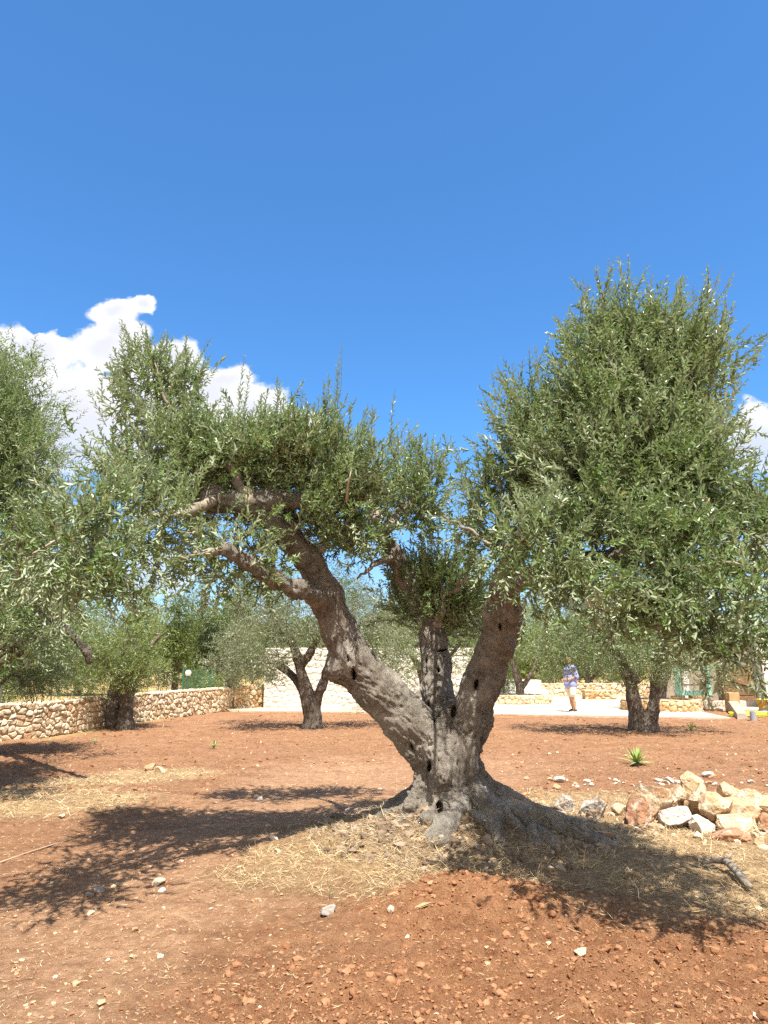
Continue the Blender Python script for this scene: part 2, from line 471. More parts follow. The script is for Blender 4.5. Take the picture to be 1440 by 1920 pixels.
def build_ground():
    a_in = np.radians(np.linspace(-40, 40, 720))
    a_l = np.radians(np.linspace(-180, -40, 60)[:-1]); a_r = np.radians(np.linspace(40, 180, 60)[1:])
    A = np.concatenate([a_l, a_in, a_r])
    Rr = np.concatenate([np.linspace(.15, 3.0, 14)[:-1], 3.0 * (9.0 / 3.0) ** np.linspace(0, 1, 400)[:-1], 9 * (28 / 9) ** np.linspace(0, 1, 240)[:-1], 28 * (900 / 28) ** np.linspace(0, 1, 50)])
    g = np.stack(np.meshgrid(Rr, A, indexing='ij'), -1)
    X = (g[..., 0] * np.sin(g[..., 1])).ravel(); Y = (g[..., 0] * np.cos(g[..., 1])).ravel()
    Z = height(X, Y)
    V = np.stack([X, Y, Z], 1); V = np.concatenate([V, [[0, 0, 0]]])
    nr, na = len(Rr), len(A)
    i = np.arange(nr - 1)[:, None] * na; j = np.arange(na - 1)[None]
    Q = np.stack([i + j, i + j + 1, i + na + j + 1, i + na + j], -1).reshape(-1, 4)
    me = mesh_np('ground', V, Q, 4, True)
    t, s, p, d = zones(V[:, 0], V[:, 1])
    attr(me, 'tilled', 'FLOAT', 'POINT', t); attr(me, 'straw', 'FLOAT', 'POINT', s); attr(me, 'path', 'FLOAT', 'POINT', p); attr(me, 'dry', 'FLOAT', 'POINT', d)
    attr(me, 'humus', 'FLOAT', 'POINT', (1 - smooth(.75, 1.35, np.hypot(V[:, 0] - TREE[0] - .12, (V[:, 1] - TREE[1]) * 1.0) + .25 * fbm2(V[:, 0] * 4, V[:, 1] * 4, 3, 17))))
    m, nt, b = newmat('red_soil')
    tc = N(nt, 'ShaderNodeTexCoord').outputs['Object']
    n1 = NOISE(nt, tc, 1.6, 5, .6); n2 = NOISE(nt, tc, 14, 5, .65); n3 = NOISE(nt, tc, 85, 6, .75)
    soil = RAMP(nt, M(nt, 'ADD', M(nt, 'MULTIPLY', n2, .5), M(nt, 'MULTIPLY', n3, .5)), [(.33, (.165, .076, .037)), (.50, (.33, .173, .091)), (.66, (.46, .27, .155))])
    soil = MIX(nt, RAMP(nt, n1, [(.42, (0, 0, 0)), (.62, (1, 1, 1))]), soil, MIX(nt, .55, soil, (.36, .195, .10)))
    tilledc = RAMP(nt, M(nt, 'ADD', M(nt, 'MULTIPLY', n2, .45), M(nt, 'MULTIPLY', n3, .55)), [(.33, (.16, .068, .031)), (.5, (.365, .18, .089)), (.66, (.49, .275, .145))])
    pathc = RAMP(nt, M(nt, 'ADD', M(nt, 'MULTIPLY', n2, .6), M(nt, 'MULTIPLY', n3, .4)), [(.34, (.27, .14, .072)), (.52, (.45, .26, .145)), (.68, (.59, .385, .235))])
    strawc = RAMP(nt, M(nt, 'ADD', M(nt, 'MULTIPLY', n2, .5), M(nt, 'MULTIPLY', n3, .5)), [(.36, (.27, .155, .075)), (.5, (.46, .32, .165)), (.66, (.60, .46, .26))])
    dryc = RAMP(nt, M(nt, 'ADD', M(nt, 'MULTIPLY', n2, .5), M(nt, 'MULTIPLY', n1, .5)), [(.35, (.36, .25, .10)), (.65, (.55, .40, .18))])
    c = MIX(nt, ATTR(nt, 'path').outputs['Fac'], soil, pathc)
    c = MIX(nt, ATTR(nt, 'tilled').outputs['Fac'], c, tilledc)
    sm = M(nt, 'MULTIPLY', ATTR(nt, 'straw').outputs['Fac'], M(nt, 'ADD', .35, M(nt, 'MULTIPLY', n2, 1.0)), clamp=True)
    c = MIX(nt, sm, c, strawc)
    c = MIX(nt, ATTR(nt, 'dry').outputs['Fac'], c, dryc)
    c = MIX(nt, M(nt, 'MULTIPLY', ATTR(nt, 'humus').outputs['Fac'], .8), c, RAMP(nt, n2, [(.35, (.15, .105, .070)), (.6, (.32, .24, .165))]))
    st = N(nt, 'ShaderNodeMapping', {'Vector': tc, 'Scale': (.55, 1.6, 1.0)}).outputs[0]
    c = MIX(nt, 1.0, c, RAMP(nt, M(nt, 'ADD', M(nt, 'MULTIPLY', NOISE(nt, st, 1.7, 5, .65), .6), M(nt, 'MULTIPLY', NOISE(nt, tc, 5.5, 4, .6), .4)), [(.36, (.80, .76, .74)), (.62, (1.2, 1.2, 1.2))]), 'MULTIPLY')
    # pale limestone specks mixed into the soil
    v = N(nt, 'ShaderNodeTexVoronoi', {'Vector': tc, 'Scale': 22.0}); vd = v.outputs['Distance']
    sp = M(nt, 'MULTIPLY', M(nt, 'LESS_THAN', vd, M(nt, 'MULTIPLY', n1, .42)), M(nt, 'GREATER_THAN', v.outputs['Color'], .62))
    c = MIX(nt, M(nt, 'MULTIPLY', sp, M(nt, 'SUBTRACT', .75, M(nt, 'MULTIPLY', ATTR(nt, 'tilled').outputs['Fac'], .6))), c, (.62, .46, .32))
    nt.links.new(c, b.inputs['Base Color']); b.inputs['Roughness'].default_value = .95; b.inputs['Specular IOR Level'].default_value = .08
    bump(nt, b, M(nt, 'ADD', M(nt, 'MULTIPLY', n2, 1.0), n3), 1.0, .035)
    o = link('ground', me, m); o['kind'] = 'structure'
build_ground()

def gz(x, y): return float(height(np.array([x]), np.array([y]))[0])
def gzs(X, Y): return height(np.asarray(X, float), np.asarray(Y, float))

# ------------------------------------------------------------------ foliage
def leaves_mesh(name, base, d, nrm, L, W, rnd, hexa=True, droop=.12):
    n = len(base)
    s = unit(np.cross(d, nrm)); nrm = np.cross(s, d)
    L = L[:, None]; W = W[:, None]
    tip = base + d * L - nrm * L * droop
    if hexa:
        fold = nrm * W * .22
        V = np.stack([base, base + d * L * .30 + s * W * .46 + fold, base + d * L * .70 + s * W * .40 + fold - nrm * L * droop * .4, tip,
                      base + d * L * .70 - s * W * .40 + fold - nrm * L * droop * .4, base + d * L * .30 - s * W * .46 + fold], 1).reshape(-1, 3)
        k = np.arange(n)[:, None] * 6
        Q = np.concatenate([k + np.array([0, 1, 2, 3]), k + np.array([0, 3, 4, 5])], 0)
        me = mesh_np(name, V, Q); attr(me, 'rnd', 'FLOAT', 'FACE', np.concatenate([rnd, rnd]))
    else:
        V = np.stack([base, base + d * L * .5 + s * W * .5, tip, base + d * L * .5 - s * W * .5], 1).reshape(-1, 3)
        k = np.arange(n)[:, None] * 4
        me = mesh_np(name, V, k + np.array([0, 1, 2, 3])); attr(me, 'rnd', 'FLOAT', 'FACE', rnd)
    return me

def tubes_mesh(name, A, B, ra, rb, n=4, bend=0.0, r=None):
    m = len(A); ax = unit(B - A)
    ref = np.where(np.abs(ax[:, 2:3]) < .9, np.array([[0, 0, 1.0]]), np.array([[1.0, 0, 0]]))
    u = unit(np.cross(ax, ref)); v = np.cross(ax, u)
    mid = (A + B) / 2
    if bend: mid = mid + bend * np.linalg.norm(B - A, axis=1)[:, None] * (r or rng).normal(0, 1, (m, 3)) * .5
    th = np.arange(n) * 2 * np.pi / n
    rings = []
    for P, rr in ((A, ra), (mid, (ra + rb) / 2), (B, rb)):
        rings.append(P[:, None] + rr[:, None, None] * (np.cos(th)[None, :, None] * u[:, None] + np.sin(th)[None, :, None] * v[:, None]))
    V = np.stack(rings, 1).reshape(-1, 3)
    q = []
    for k in range(2):
        for i in range(n):
            q.append([k * n + i, k * n + (i + 1) % n, (k + 1) * n + (i + 1) % n, (k + 1) * n + i])
    Q = (np.arange(m)[:, None, None] * 3 * n + np.array(q)[None]).reshape(-1, 4)
    me = mesh_np(name, V, Q, 4, True)
    return me

def sample_clusters(ells, nc, r, shell=.55):
    E = np.array([[*e[0], *e[1]] for e in ells]); wt = (E[:, 3] * E[:, 4] * E[:, 5]) ** .75
    wt *= np.array([e[2] if len(e) > 2 else 1 for e in ells])
    k = r.choice(len(E), nc, p=wt / wt.sum())
    d = unit(r.normal(0, 1, (nc, 3)))
    rad = (shell + (1 - shell) * r.random(nc)) * 1.0
    rad = np.where(r.random(nc) < .22, r.random(nc) ** .5 * .8, rad)
    P = E[k, :3] + d * rad[:, None] * E[k, 3:]
    out = unit(d / E[k, 3:])
    return P, out

def grow_crown(P, out, r, shoots=9, slen=(.14, .36), llen=(.05, .075), lw=.22, step=.024, up=.55, spread=.6, droop_low=0, extra=None, zc=None, clump=.11):
    nc = len(P)
    zc = np.median(P[:, 2]) if zc is None else zc
    upw = np.full(nc, up)
    if droop_low: upw = np.where(P[:, 2] < zc, up - droop_low * np.clip((zc - P[:, 2]) / .8, 0, 1), up)
    bd = unit(out * .7 + np.array([0, 0, 1.0]) * upw[:, None] + r.normal(0, .35, (nc, 3)))
    ns = nc * shoots; ci = np.repeat(np.arange(nc), shoots)
    b0 = P[ci] + r.normal(0, clump, (ns, 3)) * np.array([1, 1, .8])
    sd = unit(bd[ci] + r.normal(0, spread, (ns, 3)))
    sl = r.uniform(*slen, ns) * r.choice([.7, 1, 1, 1.35], ns)
    if extra is not None:
        b0 = np.concatenate([b0, extra[0]]); sd = np.concatenate([sd, extra[1]]); sl = np.concatenate([sl, extra[2]]); ns = len(b0)
    npair = np.maximum((sl / step).astype(int), 2)
    si = np.repeat(np.arange(ns), npair)
    idx = np.arange(len(si)) - np.repeat(np.cumsum(npair) - npair, npair)
    t = (idx + .6) / npair[si]
    # shoots curve a little up towards their tip
    curve = np.array([0, 0, 1.0])[None] * (.25 * sl ** 1.0)[:, None]
    pos = b0[si] + sd[si] * (sl[si] * t)[:, None] + curve[si] * (t ** 2)[:, None] * (.35 * up)
    ax = sd[si]
    ref = unit(r.normal(0, 1, (ns, 3)))[si]
    u = unit(np.cross(ax, ref)); v = np.cross(ax, u)
    ph = (idx % 2) * np.pi / 2 + r.normal(0, .25, len(si))
    side = u * np.cos(ph)[:, None] + v * np.sin(ph)[:, None]
    base = np.concatenate([pos, pos]); sg = np.concatenate([side, -side]); axx = np.concatenate([ax, ax])
    ang = np.radians(r.uniform(20, 54, len(base)))[:, None]
    d = unit(axx * np.cos(ang) + sg * np.sin(ang) + r.normal(0, .16, (len(base), 3)))
    nrm = unit(axx * np.sin(ang) - sg * np.cos(ang) + r.normal(0, .3, (len(base), 3)))
    L = r.uniform(*llen, len(base)); tt = np.concatenate([t, t])
    L = L * np.where(tt > .85, .62, 1) * (1.05 - .25 * tt)
    W = L * lw * r.uniform(.85, 1.2, len(base))
    shade = r.random(ns)[np.concatenate([si, si])] * .55 + r.random(len(base)) * .45
    rnd = np.clip(shade, 0, .92); rnd = np.where(r.random(len(base)) < .012, 1.0, rnd)
    keep = r.random(len(base)) > .06
    tips = b0 + sd * sl[:, None] + curve * (.35 * up)
    return (base[keep], d[keep], nrm[keep], L[keep], W[keep], rnd[keep]), (b0, tips)

def connect(skel, P, r, rmin=.004, maxd=.9):
    """each cluster hangs on its nearest already connected point; returns edges and their radii"""
    pts = [np.asarray(s) for s in skel]; nsk = len(pts)
    pts = np.array(pts); d0 = np.array([np.min(np.linalg.norm(pts - p, axis=1)) for p in P])
    order = np.argsort(d0)
    allp = np.concatenate([pts, P[order]]); par = np.full(len(allp), -1); depth = np.zeros(len(allp))
    for i in range(nsk, len(allp)):
        dd = np.linalg.norm(allp[:i] - allp[i], axis=1) + .12 * depth[:i]
        j = int(np.argmin(dd)); par[i] = j; depth[i] = depth[j] + np.linalg.norm(allp[i] - allp[j])
    rad = np.full(len(allp), rmin ** 2.4)
    for i in range(len(allp) - 1, nsk - 1, -1):
        if par[i] >= nsk: rad[par[i]] += rad[i]
    rad = rad ** (1 / 2.4)
    A = allp[par[nsk:]]; B = allp[nsk:]
    ra = rad[nsk:]; rb = ra * .8
    return A, B, ra, rb

def chain_points(chains, step=.12):
    out = []
    for ch in chains:
        ch = np.asarray(ch, float)[:, :3]
        for a, b in zip(ch[:-1], ch[1:]):
            k = max(1, int(np.linalg.norm(b - a) / step))
            for i in range(k): out.append(a + (b - a) * i / k)
        out.append(ch[-1])
    return out

def pe(x, y, D, rx, ry, rd, w=1.0):
    c = at(x, y, D); k = mpp(D, c[2])
    return (c, (rx * k, rd, ry * k), w)

def pc(pts):
    """pixel x, y, depth, width in pixels -> xyz radius"""
    out = []
    for x, y, D, w in pts:
        c = at(x, y, D); out.append([*c, w * .5 * mpp(D, c[2])])
    return out

# ------------------------------------------------------------------ the big olive tree
def main_tree():
    r = np.random.default_rng(11)
    root = empty('olive_tree', (TREE[0], TREE[1], .3), 'large old olive tree in the foreground with thick trunk split into three limbs', 'olive tree')
    sh = np.array([TREE[0], TREE[1], .3])
    trunk = pc([(842, 1580, 6.5, 150), (842, 1505, 6.5, 112), (838, 1445, 6.5, 98), (836, 1400, 6.5, 100)])
    def ps(rows): return pc([(x, y, D, w * .87) for x, y, D, w in rows])
    left = ps([(822, 1425, 6.5, 96), (772, 1362, 6.48, 92), (715, 1298, 6.44, 88), (662, 1243, 6.38, 84), (636, 1180, 6.36, 66), (612, 1115, 6.28, 58), (578, 1048, 6.15, 52), (528, 990, 6.0, 48), (470, 950, 5.85, 44)])
    leftb = pc([(560, 940, 5.85, 24), (505, 938, 5.85, 30), (455, 946, 5.85, 36), (402, 938, 5.8, 34)])
    side = pc([(606, 1128, 6.26, 34), (560, 1106, 5.85, 32), (512, 1086, 5.7, 28), (462, 1052, 5.55, 24), (420, 1030, 5.4, 19)])
    cen = ps([(832, 1400, 6.6, 84), (822, 1318, 6.75, 62), (819, 1250, 6.9, 56), (812, 1192, 6.95, 46), (790, 1135, 7.0, 40), (762, 1088, 7.0, 38), (738, 1040, 6.95, 36), (715, 1000, 6.9, 26)])
    right = ps([(852, 1420, 6.48, 96), (880, 1345, 6.48, 84), (906, 1275, 6.44, 74), (931, 1210, 6.36, 66), (948, 1150, 6.22, 58), (946, 1105, 6.05, 50), (960, 1040, 5.75, 42), (1005, 970, 5.5, 34)])
    rightb = pc([(950, 1090, 5.98, 40), (1020, 1075, 5.4, 34), (1095, 1055, 5.0, 32), (1160, 1042, 4.85, 30), (1222, 1050, 4.7, 25)])
    roots = []
    # (pixel x,y at end, length factor)
    for ang, ln, r0, wig in ((-172, .62, .085, .25), (-145, .55, .075, -.3), (-124, .62, .08, .3), (-108, .66, .075, -.3), (-93, .74, .085, .25), (-79, .62, .07, -.3), (-66, .80, .09, .3), (-52, .66, .075, -.25), (-36, 1.15, .10, .2), (-20, 1.36, .105, -.15), (-3, 1.1, .10, .2), (35, .8, .11, .1), (85, .7, .11, .1), (140, .7, .11, 0)):
        a = math.radians(ang); ch = []
        for i, t in enumerate((0, .3, .55, .8, 1.0)):
            rr = [.08, .22, .24 + ln * .30, .24 + ln * .58, .24 + ln * .80][i]
            aa = a + wig * math.sin(t * 5) * .5 + r.normal(0, .05) * t
            x = TREE[0] + .03 + rr * math.cos(aa); y = TREE[1] + rr * math.sin(aa) * .9
            g = float(height(np.array([x]), np.array([y]), False)[0])
            zz = [.84, .56, None, None, None][i]
            z = zz if zz is not None else g + [0, 0, .035, .012, -.05][i] - (.05 if (ang < -115 or ang > 120) else 0)
            ch.append([x, y, z, r0 * [.62, .74, .78, .66, .42][i]])
        roots.append(ch)
        if i and ln > .65:
            # a short fork beside the main root
            b = ch[2]; a2 = a + (.55 if wig < 0 else -.55)
            e1 = [b[0] + .2 * math.cos(a2), b[1] + .2 * math.sin(a2), 0, b[3] * .62]; e1[2] = float(height(np.array([e1[0]]), np.array([e1[1]]), False)[0]) + .02
            e2 = [b[0] + .38 * math.cos(a2 - .2), b[1] + .38 * math.sin(a2 - .2), 0, b[3] * .4]; e2[2] = float(height(np.array([e2[0]]), np.array([e2[1]]), False)[0]) - .04
            roots.append([b, e1, e2])
    def wp(P):
        # vertical fluting low on the trunk
        th = np.arctan2(P[:, 1] - TREE[1], P[:, 0] - TREE[0] - .02)
        w = (1 - smooth(.95, 1.35, P[:, 2])) * .030
        return .035 * (1 - smooth(.45, .85, P[:, 2])) * fbm3(P * 9, 2, 23) + w * np.cos(th * 9 + 1.5 * np.sin(th * 2) + P[:, 2] * 1.5) - .0
    up = np.array([0, 0, 1.0])
    def surf(x, y, D): return at(x, y, D)
    holes = [(at(806, 1436, 6.27), .032, up), (at(824, 1510, 6.14), .05, up), (at(893, 1283, 6.26), .036, unit(np.array([.3, 0, 1]))), (at(664, 1262, 6.17), .038, up),
             (at(655, 1235, 6.17), .03, up), (at(822, 1258, 6.75), .03, up), (at(804, 1322, 6.59), .032, up), (at(851, 1335, 6.36), .045, up), (at(828, 1285, 6.66), .02, up), (at(810, 1222, 6.8), .025, up), (at(815, 1350, 6.6), .02, up)]
    knobs = [(at(634, 1256, 6.34), .105), (at(398, 936, 5.8), .10), (at(530, 940, 5.85), .05), (at(848, 1350, 6.45), .08), (at(815, 1290, 6.80), .13), (at(940, 1180, 6.32), .14),
             (at(775, 1510, 6.32), .06), (at(862, 1522, 6.2), .05), (at(905, 1525, 6.25), .06), (at(800, 1535, 6.15), .045), (at(835, 1545, 6.1), .045), (at(880, 1552, 6.05), .045), (at(935, 1150, 6.2), .13), (at(560, 1100, 5.82), .07)]
    big_ = [trunk, left, leftb, side, cen, right, rightb] + roots
    f0, _ = chains_field(big_, .07, warp=wp, noise=((4, .030),), rootfrom=7, seed=5, knobs=knobs)
    def onwood(x, y):
        dd = ray(x, y); dd = dd / dd[1]; Ds = np.arange(5.2, 7.6, .008); P = np.array([0, 0, CAMZ]) + Ds[:, None] * dd; v = f0(P); k = int(np.argmax(v < 0)); return P[k], unit(dd)
    holes = [(onwood(x, y)[0], rr * (.42 + .022 * (y % 11)), unit(np.array(ax)), onwood(x, y)[1]) for x, y, rr, ax in ((806, 1436, 0.049, (0, 0, 1)), (824, 1512, 0.068, (0, 0, 1)), (893, 1283, 0.049, (.3, 0, 1)), (664, 1264, 0.049, (-.2, 0, 1)), (652, 1236, 0.038, (0, 0, 1)), (822, 1256, 0.049, (0, 0, 1)), (845, 1264, 0.035, (0, 0, 1)), (804, 1322, 0.051, (0, 0, 1)), (851, 1334, 0.074, (.2, 0, 1)), (800, 1238, 0.032, (0, 0, 1)), (828, 1220, 0.041, (1, 0, .2)), (773, 1400, 0.043, (-.4, 0, 1)), (815, 1352, 0.032, (0, 0, 1)), (860, 1545, 0.061, (0, 0, 1)), (790, 1560, 0.054, (.3, 0, 1)), (905, 1560, 0.061, (-.3, 0, 1)), (938, 1175, 0.035, (0, 0, 1)))]
    big = [trunk, left, leftb, side, cen, right, rightb] + roots
    wood_mesh('trunk', big, .0125, k=.07, mat=BARK, parent=root, shift=sh, holes=holes, knobs=knobs, warp=wp, noise=((4, .030), (10, .011), (24, .004)), seed=5, ridge=.019, rootfrom=7)
    # limbs hidden inside the foliage
    def RD(rows): return [(x, y, 4.15 + (D - 4.75) * .78, w) if x > 860 else (x, y, D - .25 if x < 720 else D, w) for x, y, D, w in rows]
    def pq(rows): return pc(RD(rows))
    inner = [pq([(1005, 970, 6.1, 34), (1070, 890, 6.15, 28), (1130, 790, 6.2, 22), (1180, 680, 6.25, 12)]), pq([(1070, 890, 6.15, 24), (1030, 850, 6.6, 14), (1010, 800, 6.8, 5)]),
             pq([(1130, 790, 6.2, 18), (1230, 700, 6.2, 12), (1290, 620, 6.2, 6)]), pq([(1222, 1050, 5.15, 24), (1290, 1062, 5.0, 18), (1370, 1060, 4.9, 13), (1450, 1070, 4.9, 8)]),
             pq([(1160, 1042, 5.3, 24), (1250, 960, 5.5, 18), (1320, 870, 5.7, 12)]), pq([(470, 950, 6.05, 34), (440, 890, 6.1, 22), (380, 830, 6.15, 16), (310, 750, 6.2, 10), (290, 680, 6.2, 5)]),
             pq([(400, 938, 5.95, 24), (345, 965, 5.7, 19), (290, 966, 5.5, 14), (210, 1000, 5.2, 10), (120, 1050, 5.0, 7), (40, 1090, 4.9, 5)]),
             pq([(560, 940, 6.1, 14), (585, 905, 6.6, 10), (610, 880, 6.9, 4)]), pq([(578, 1048, 6.4, 15), (640, 990, 6.35, 11), (680, 930, 6.35, 6)]),
             pq([(715, 1000, 6.9, 24), (760, 950, 6.95, 18), (800, 900, 6.95, 9)]), pq([(715, 1000, 6.9, 24), (690, 930, 7.5, 18), (640, 900, 7.9, 9)]), pq([(790, 1135, 7.0, 26), (840, 1115, 6.9, 14), (880, 1080, 6.85, 7)]),
             pq([(812, 1192, 6.95, 30), (830, 1150, 6.85, 16), (825, 1090, 6.8, 6)]), pq([(420, 1030, 5.7, 18), (360, 1040, 5.5, 12), (290, 1060, 5.3, 8)]), pq([(1222, 1050, 5.15, 18), (1300, 1140, 4.85, 10), (1370, 1210, 4.75, 6)]),
             pq([(1095, 1055, 5.5, 20), (1110, 1110, 5.1, 12), (1140, 1150, 4.9, 6)]), pq([(738, 1040, 6.95, 20), (700, 1060, 6.8, 14), (670, 1085, 6.7, 8)]), pq([(820, 960, 6.9, 12), (838, 975, 6.8, 10), (880, 990, 6.4, 9), (920, 1020, 6.2, 12)])]
    mb = MB()
    for ch in inner:
        c = np.array(ch); p = c[:, :3] - sh
        k = 5; tt = np.linspace(0, len(p) - 1, (len(p) - 1) * k + 1)
        pp = np.stack([np.interp(tt, np.arange(len(p)), p[:, i]) for i in range(3)], 1)
        pp[1:-1] += r.normal(0, .012, (len(pp) - 2, 3)); rr = np.interp(tt, np.arange(len(p)), c[:, 3]) * np.linspace(1, .45, len(tt)) * (1 + r.normal(0, .07, len(tt)))
        mb.tube(pp, rr, 8)
    mb.build('branch', BRANCH, root, True)
    def pl(x, y, D, rx, ry, rd, w=1.0): return pe(x, y, (D if x > 250 else D - .35) - (.1 if D < 7 else -.2), rx, ry, rd, w)
    def pr(x, y, D, rx, ry, rd, w=1.0): return pe(x, y, 4.15 + (D - 4.75) * .78, rx, ry, rd * .9, w)
    LC = [pl(288, 745, 6.3, 72, 78, .4, 1.0), pl(330, 875, 6.1, 140, 62, .6), pl(475, 865, 6.2, 130, 62, .6), pl(610, 880, 6.3, 110, 62, .55), pl(640, 965, 6.35, 85, 60, .42),
          pl(240, 975, 5.4, 115, 68, .42), pl(115, 1040, 5.0, 120, 68, .38, .9), pl(200, 1085, 5.0, 70, 48, .3), pl(400, 1050, 5.7, 100, 48, .4, .7), pl(775, 925, 6.9, 60, 70, .45), pl(560, 985, 6.1, 90, 65, .4, .6),
          pl(690, 1025, 6.4, 45, 40, .3, .6), pl(560, 885, 7.5, 125, 60, .45, .7), pl(700, 930, 7.7, 80, 55, .45, .7), pl(410, 930, 6.6, 140, 50, .5, .6), pl(480, 1060, 6.3, 85, 42, .35, .5), pl(690, 1080, 6.7, 40, 35, .25, .4),
          pl(300, 1010, 6.0, 85, 50, .35, .5), pl(650, 1000, 6.75, 55, 45, .28, .6)]
    CC = [pe(832, 1110, 7.15, 72, 50, .36), pe(855, 1155, 7.1, 52, 32, .28), pe(780, 1130, 7.2, 40, 35, .25, .6)]
    RC = [pr(1262, 685, 6.3, 72, 85, .5), pr(1140, 665, 6.3, 58, 92, .5, 1.2), pr(1215, 672, 6.4, 60, 66, .45, .7), pr(1280, 780, 6.1, 50, 65, .45, .8), pr(1170, 760, 6.2, 120, 70, .55), pr(1020, 830, 6.9, 85, 95, .5), pr(1160, 880, 5.9, 165, 110, .65), pr(1270, 890, 5.9, 65, 100, .55), pr(945, 965, 7.2, 68, 75, .4),
          pr(1080, 1015, 5.5, 150, 65, .5), pr(1310, 1030, 5.3, 125, 70, .5), pr(1120, 1105, 4.95, 120, 40, .35, .8), pr(1320, 1125, 4.75, 115, 52, .35, .85), pr(1360, 1205, 4.75, 50, 50, .25, 1.1), pr(1295, 1180, 4.8, 55, 40, .25, .9), pr(1000, 1085, 5.4, 45, 38, .3, .6),
          pr(1415, 990, 5.6, 60, 75, .5, .8), pr(1120, 920, 6.9, 150, 90, .5, .8), pr(1240, 810, 6.8, 95, 90, .45, .8), pr(1215, 1095, 5.3, 110, 42, .4, .6), pr(1460, 1130, 4.9, 55, 70, .35, .6)]
    def extra(rows):
        B, D_, L_ = [], [], []
        for x0, y0, x1, y1, D in rows:
            D = 4.15 + (D - 4.75) * .78 if x0 > 860 and D < 6.5 else D; a = at(x0, y0, D); b = at(x1, y1, D); d = b - a
            B.append(a); L_.append(np.linalg.norm(d)); D_.append(unit(d))
        return np.array(B), np.array(D_), np.array(L_)
    EX = extra([(625, 800, 640, 655, 6.2), (632, 830, 632, 690, 6.25), (728, 840, 740, 735, 6.4), (1140, 640, 1141, 492, 6.2), (1310, 640, 1352, 512, 6.1), (1330, 720, 1345, 560, 6.1), (445, 800, 458, 672, 6.2), (455, 790, 470, 690, 6.2),
                (295, 720, 302, 632, 6.2), (230, 720, 208, 690, 6.2), (200, 800, 165, 735, 6.1), (925, 800, 922, 700, 6.1), (870, 930, 860, 855, 6.0), (1300, 640, 1300, 540, 6.2), (1180, 600, 1172, 525, 6.2), (1210, 600, 1225, 520, 6.2),
                (1360, 900, 1395, 790, 5.6), (1390, 900, 1425, 850, 5.5), (770, 860, 785, 815, 6.8), (675, 830, 690, 760, 6.3), (590, 800, 598, 745, 6.2), (530, 800, 535, 745, 6.2), (560, 790, 568, 735, 6.2), (1270, 600, 1268, 530, 6.2),
                (1060, 660, 1068, 590, 6.2), (1010, 720, 1003, 650, 6.2), (1100, 620, 1105, 545, 6.2), (795, 1080, 805, 1005, 6.75), (870, 1085, 888, 1015, 6.75), (835, 1070, 838, 1000, 6.75)])
    allb = []; allt = []; parts = []; skel = chain_points(big[:7] + inner)
    PT = []
    for ells, nc, kw, ex in ((LC, 515, dict(up=.95, droop_low=1.0), None), (CC, 100, dict(up=.95), None), (RC, 680, dict(up=1.05, droop_low=1.1), None)):
        P, out = sample_clusters(ells, nc, r)
        rel = P - [0, 0, CAMZ]; cz = rel[:, 1] * math.cos(PITCH) + rel[:, 2] * math.sin(PITCH); cy = -rel[:, 1] * math.sin(PITCH) + rel[:, 2] * math.cos(PITCH)
        qx = 720 + F * rel[:, 0] / cz; qy = 960 - F * cy / cz
        keep = np.ones(len(P), bool)
        for wx, wy, wrx, wry, wd in ((425, 942, 75, 42, 6.1), (500, 985, 50, 42, 6.1), (550, 1045, 36, 36, 6.2), (602, 1115, 42, 42, 6.3), (735, 1050, 45, 70, 7.1), (950, 1130, 42, 62, 6.0), (1170, 1048, 95, 34, 5.1), (815, 1230, 60, 50, 7), (680, 1200, 70, 60, 7)):
            keep &= ~((((qx - wx) / wrx) ** 2 + ((qy - wy) / wry) ** 2 < 1) & (P[:, 1] < wd))
        P, out = P[keep], out[keep]
        c, (b0, tp) = grow_crown(P, out, r, shoots=9, slen=(.12, .33), llen=(.046, .068), lw=.33, step=.0255, spread=.40, extra=ex, **kw)
        parts.append(c); allb.append(b0); allt.append(tp); PT.append(P)
    c, (b0, tp) = grow_crown(np.zeros((1, 3)) + at(640, 900, 6.3), np.array([[0, 0, 1.0]]), r, shoots=1, llen=(.05, .07), lw=.24, step=.03, extra=EX)
    parts.append(c); allb.append(b0); allt.append(tp)
    cat = [np.concatenate([p[i] for p in parts]) for i in range(6)]
    print('main leaves', len(cat[0]))
    cat[0] = cat[0] - sh
    cr = link('crown', leaves_mesh('crown', *cat), LEAF, root)
    b0 = np.concatenate(allb) - sh; tp = np.concatenate(allt) - sh
    A, B, ra, rb = connect([s - sh for s in skel], np.concatenate(PT) - sh, r)
    me = tubes_mesh('twig', np.concatenate([A, b0]), np.concatenate([B, tp]), np.concatenate([np.minimum(ra, .022), np.full(len(b0), .0032)]), np.concatenate([np.minimum(rb, .02), np.full(len(b0), .0014)]), 4, .06, r)
    link('twig', me, TWIG, cr)['kind'] = 'stuff'
    # dead brown sprig and a bare curved twig
    P = np.array([at(180, 1040, 4.75)]); c, _ = grow_crown(P, np.array([[0, 0, -1.0]]), r, shoots=12, slen=(.08, .14), llen=(.05, .07), lw=.25, up=-.7, clump=.03)
    c = list(c); c[0] = c[0] - sh; d = link('dead_leaf_cluster', leaves_mesh('dead_leaf_cluster', *c), LEAF_DEAD, root); d['label'] = 'withered brown leaf cluster hanging at left'
    bt = plain('bare_twig', (.42, .33, .24), .8, .15, 30)
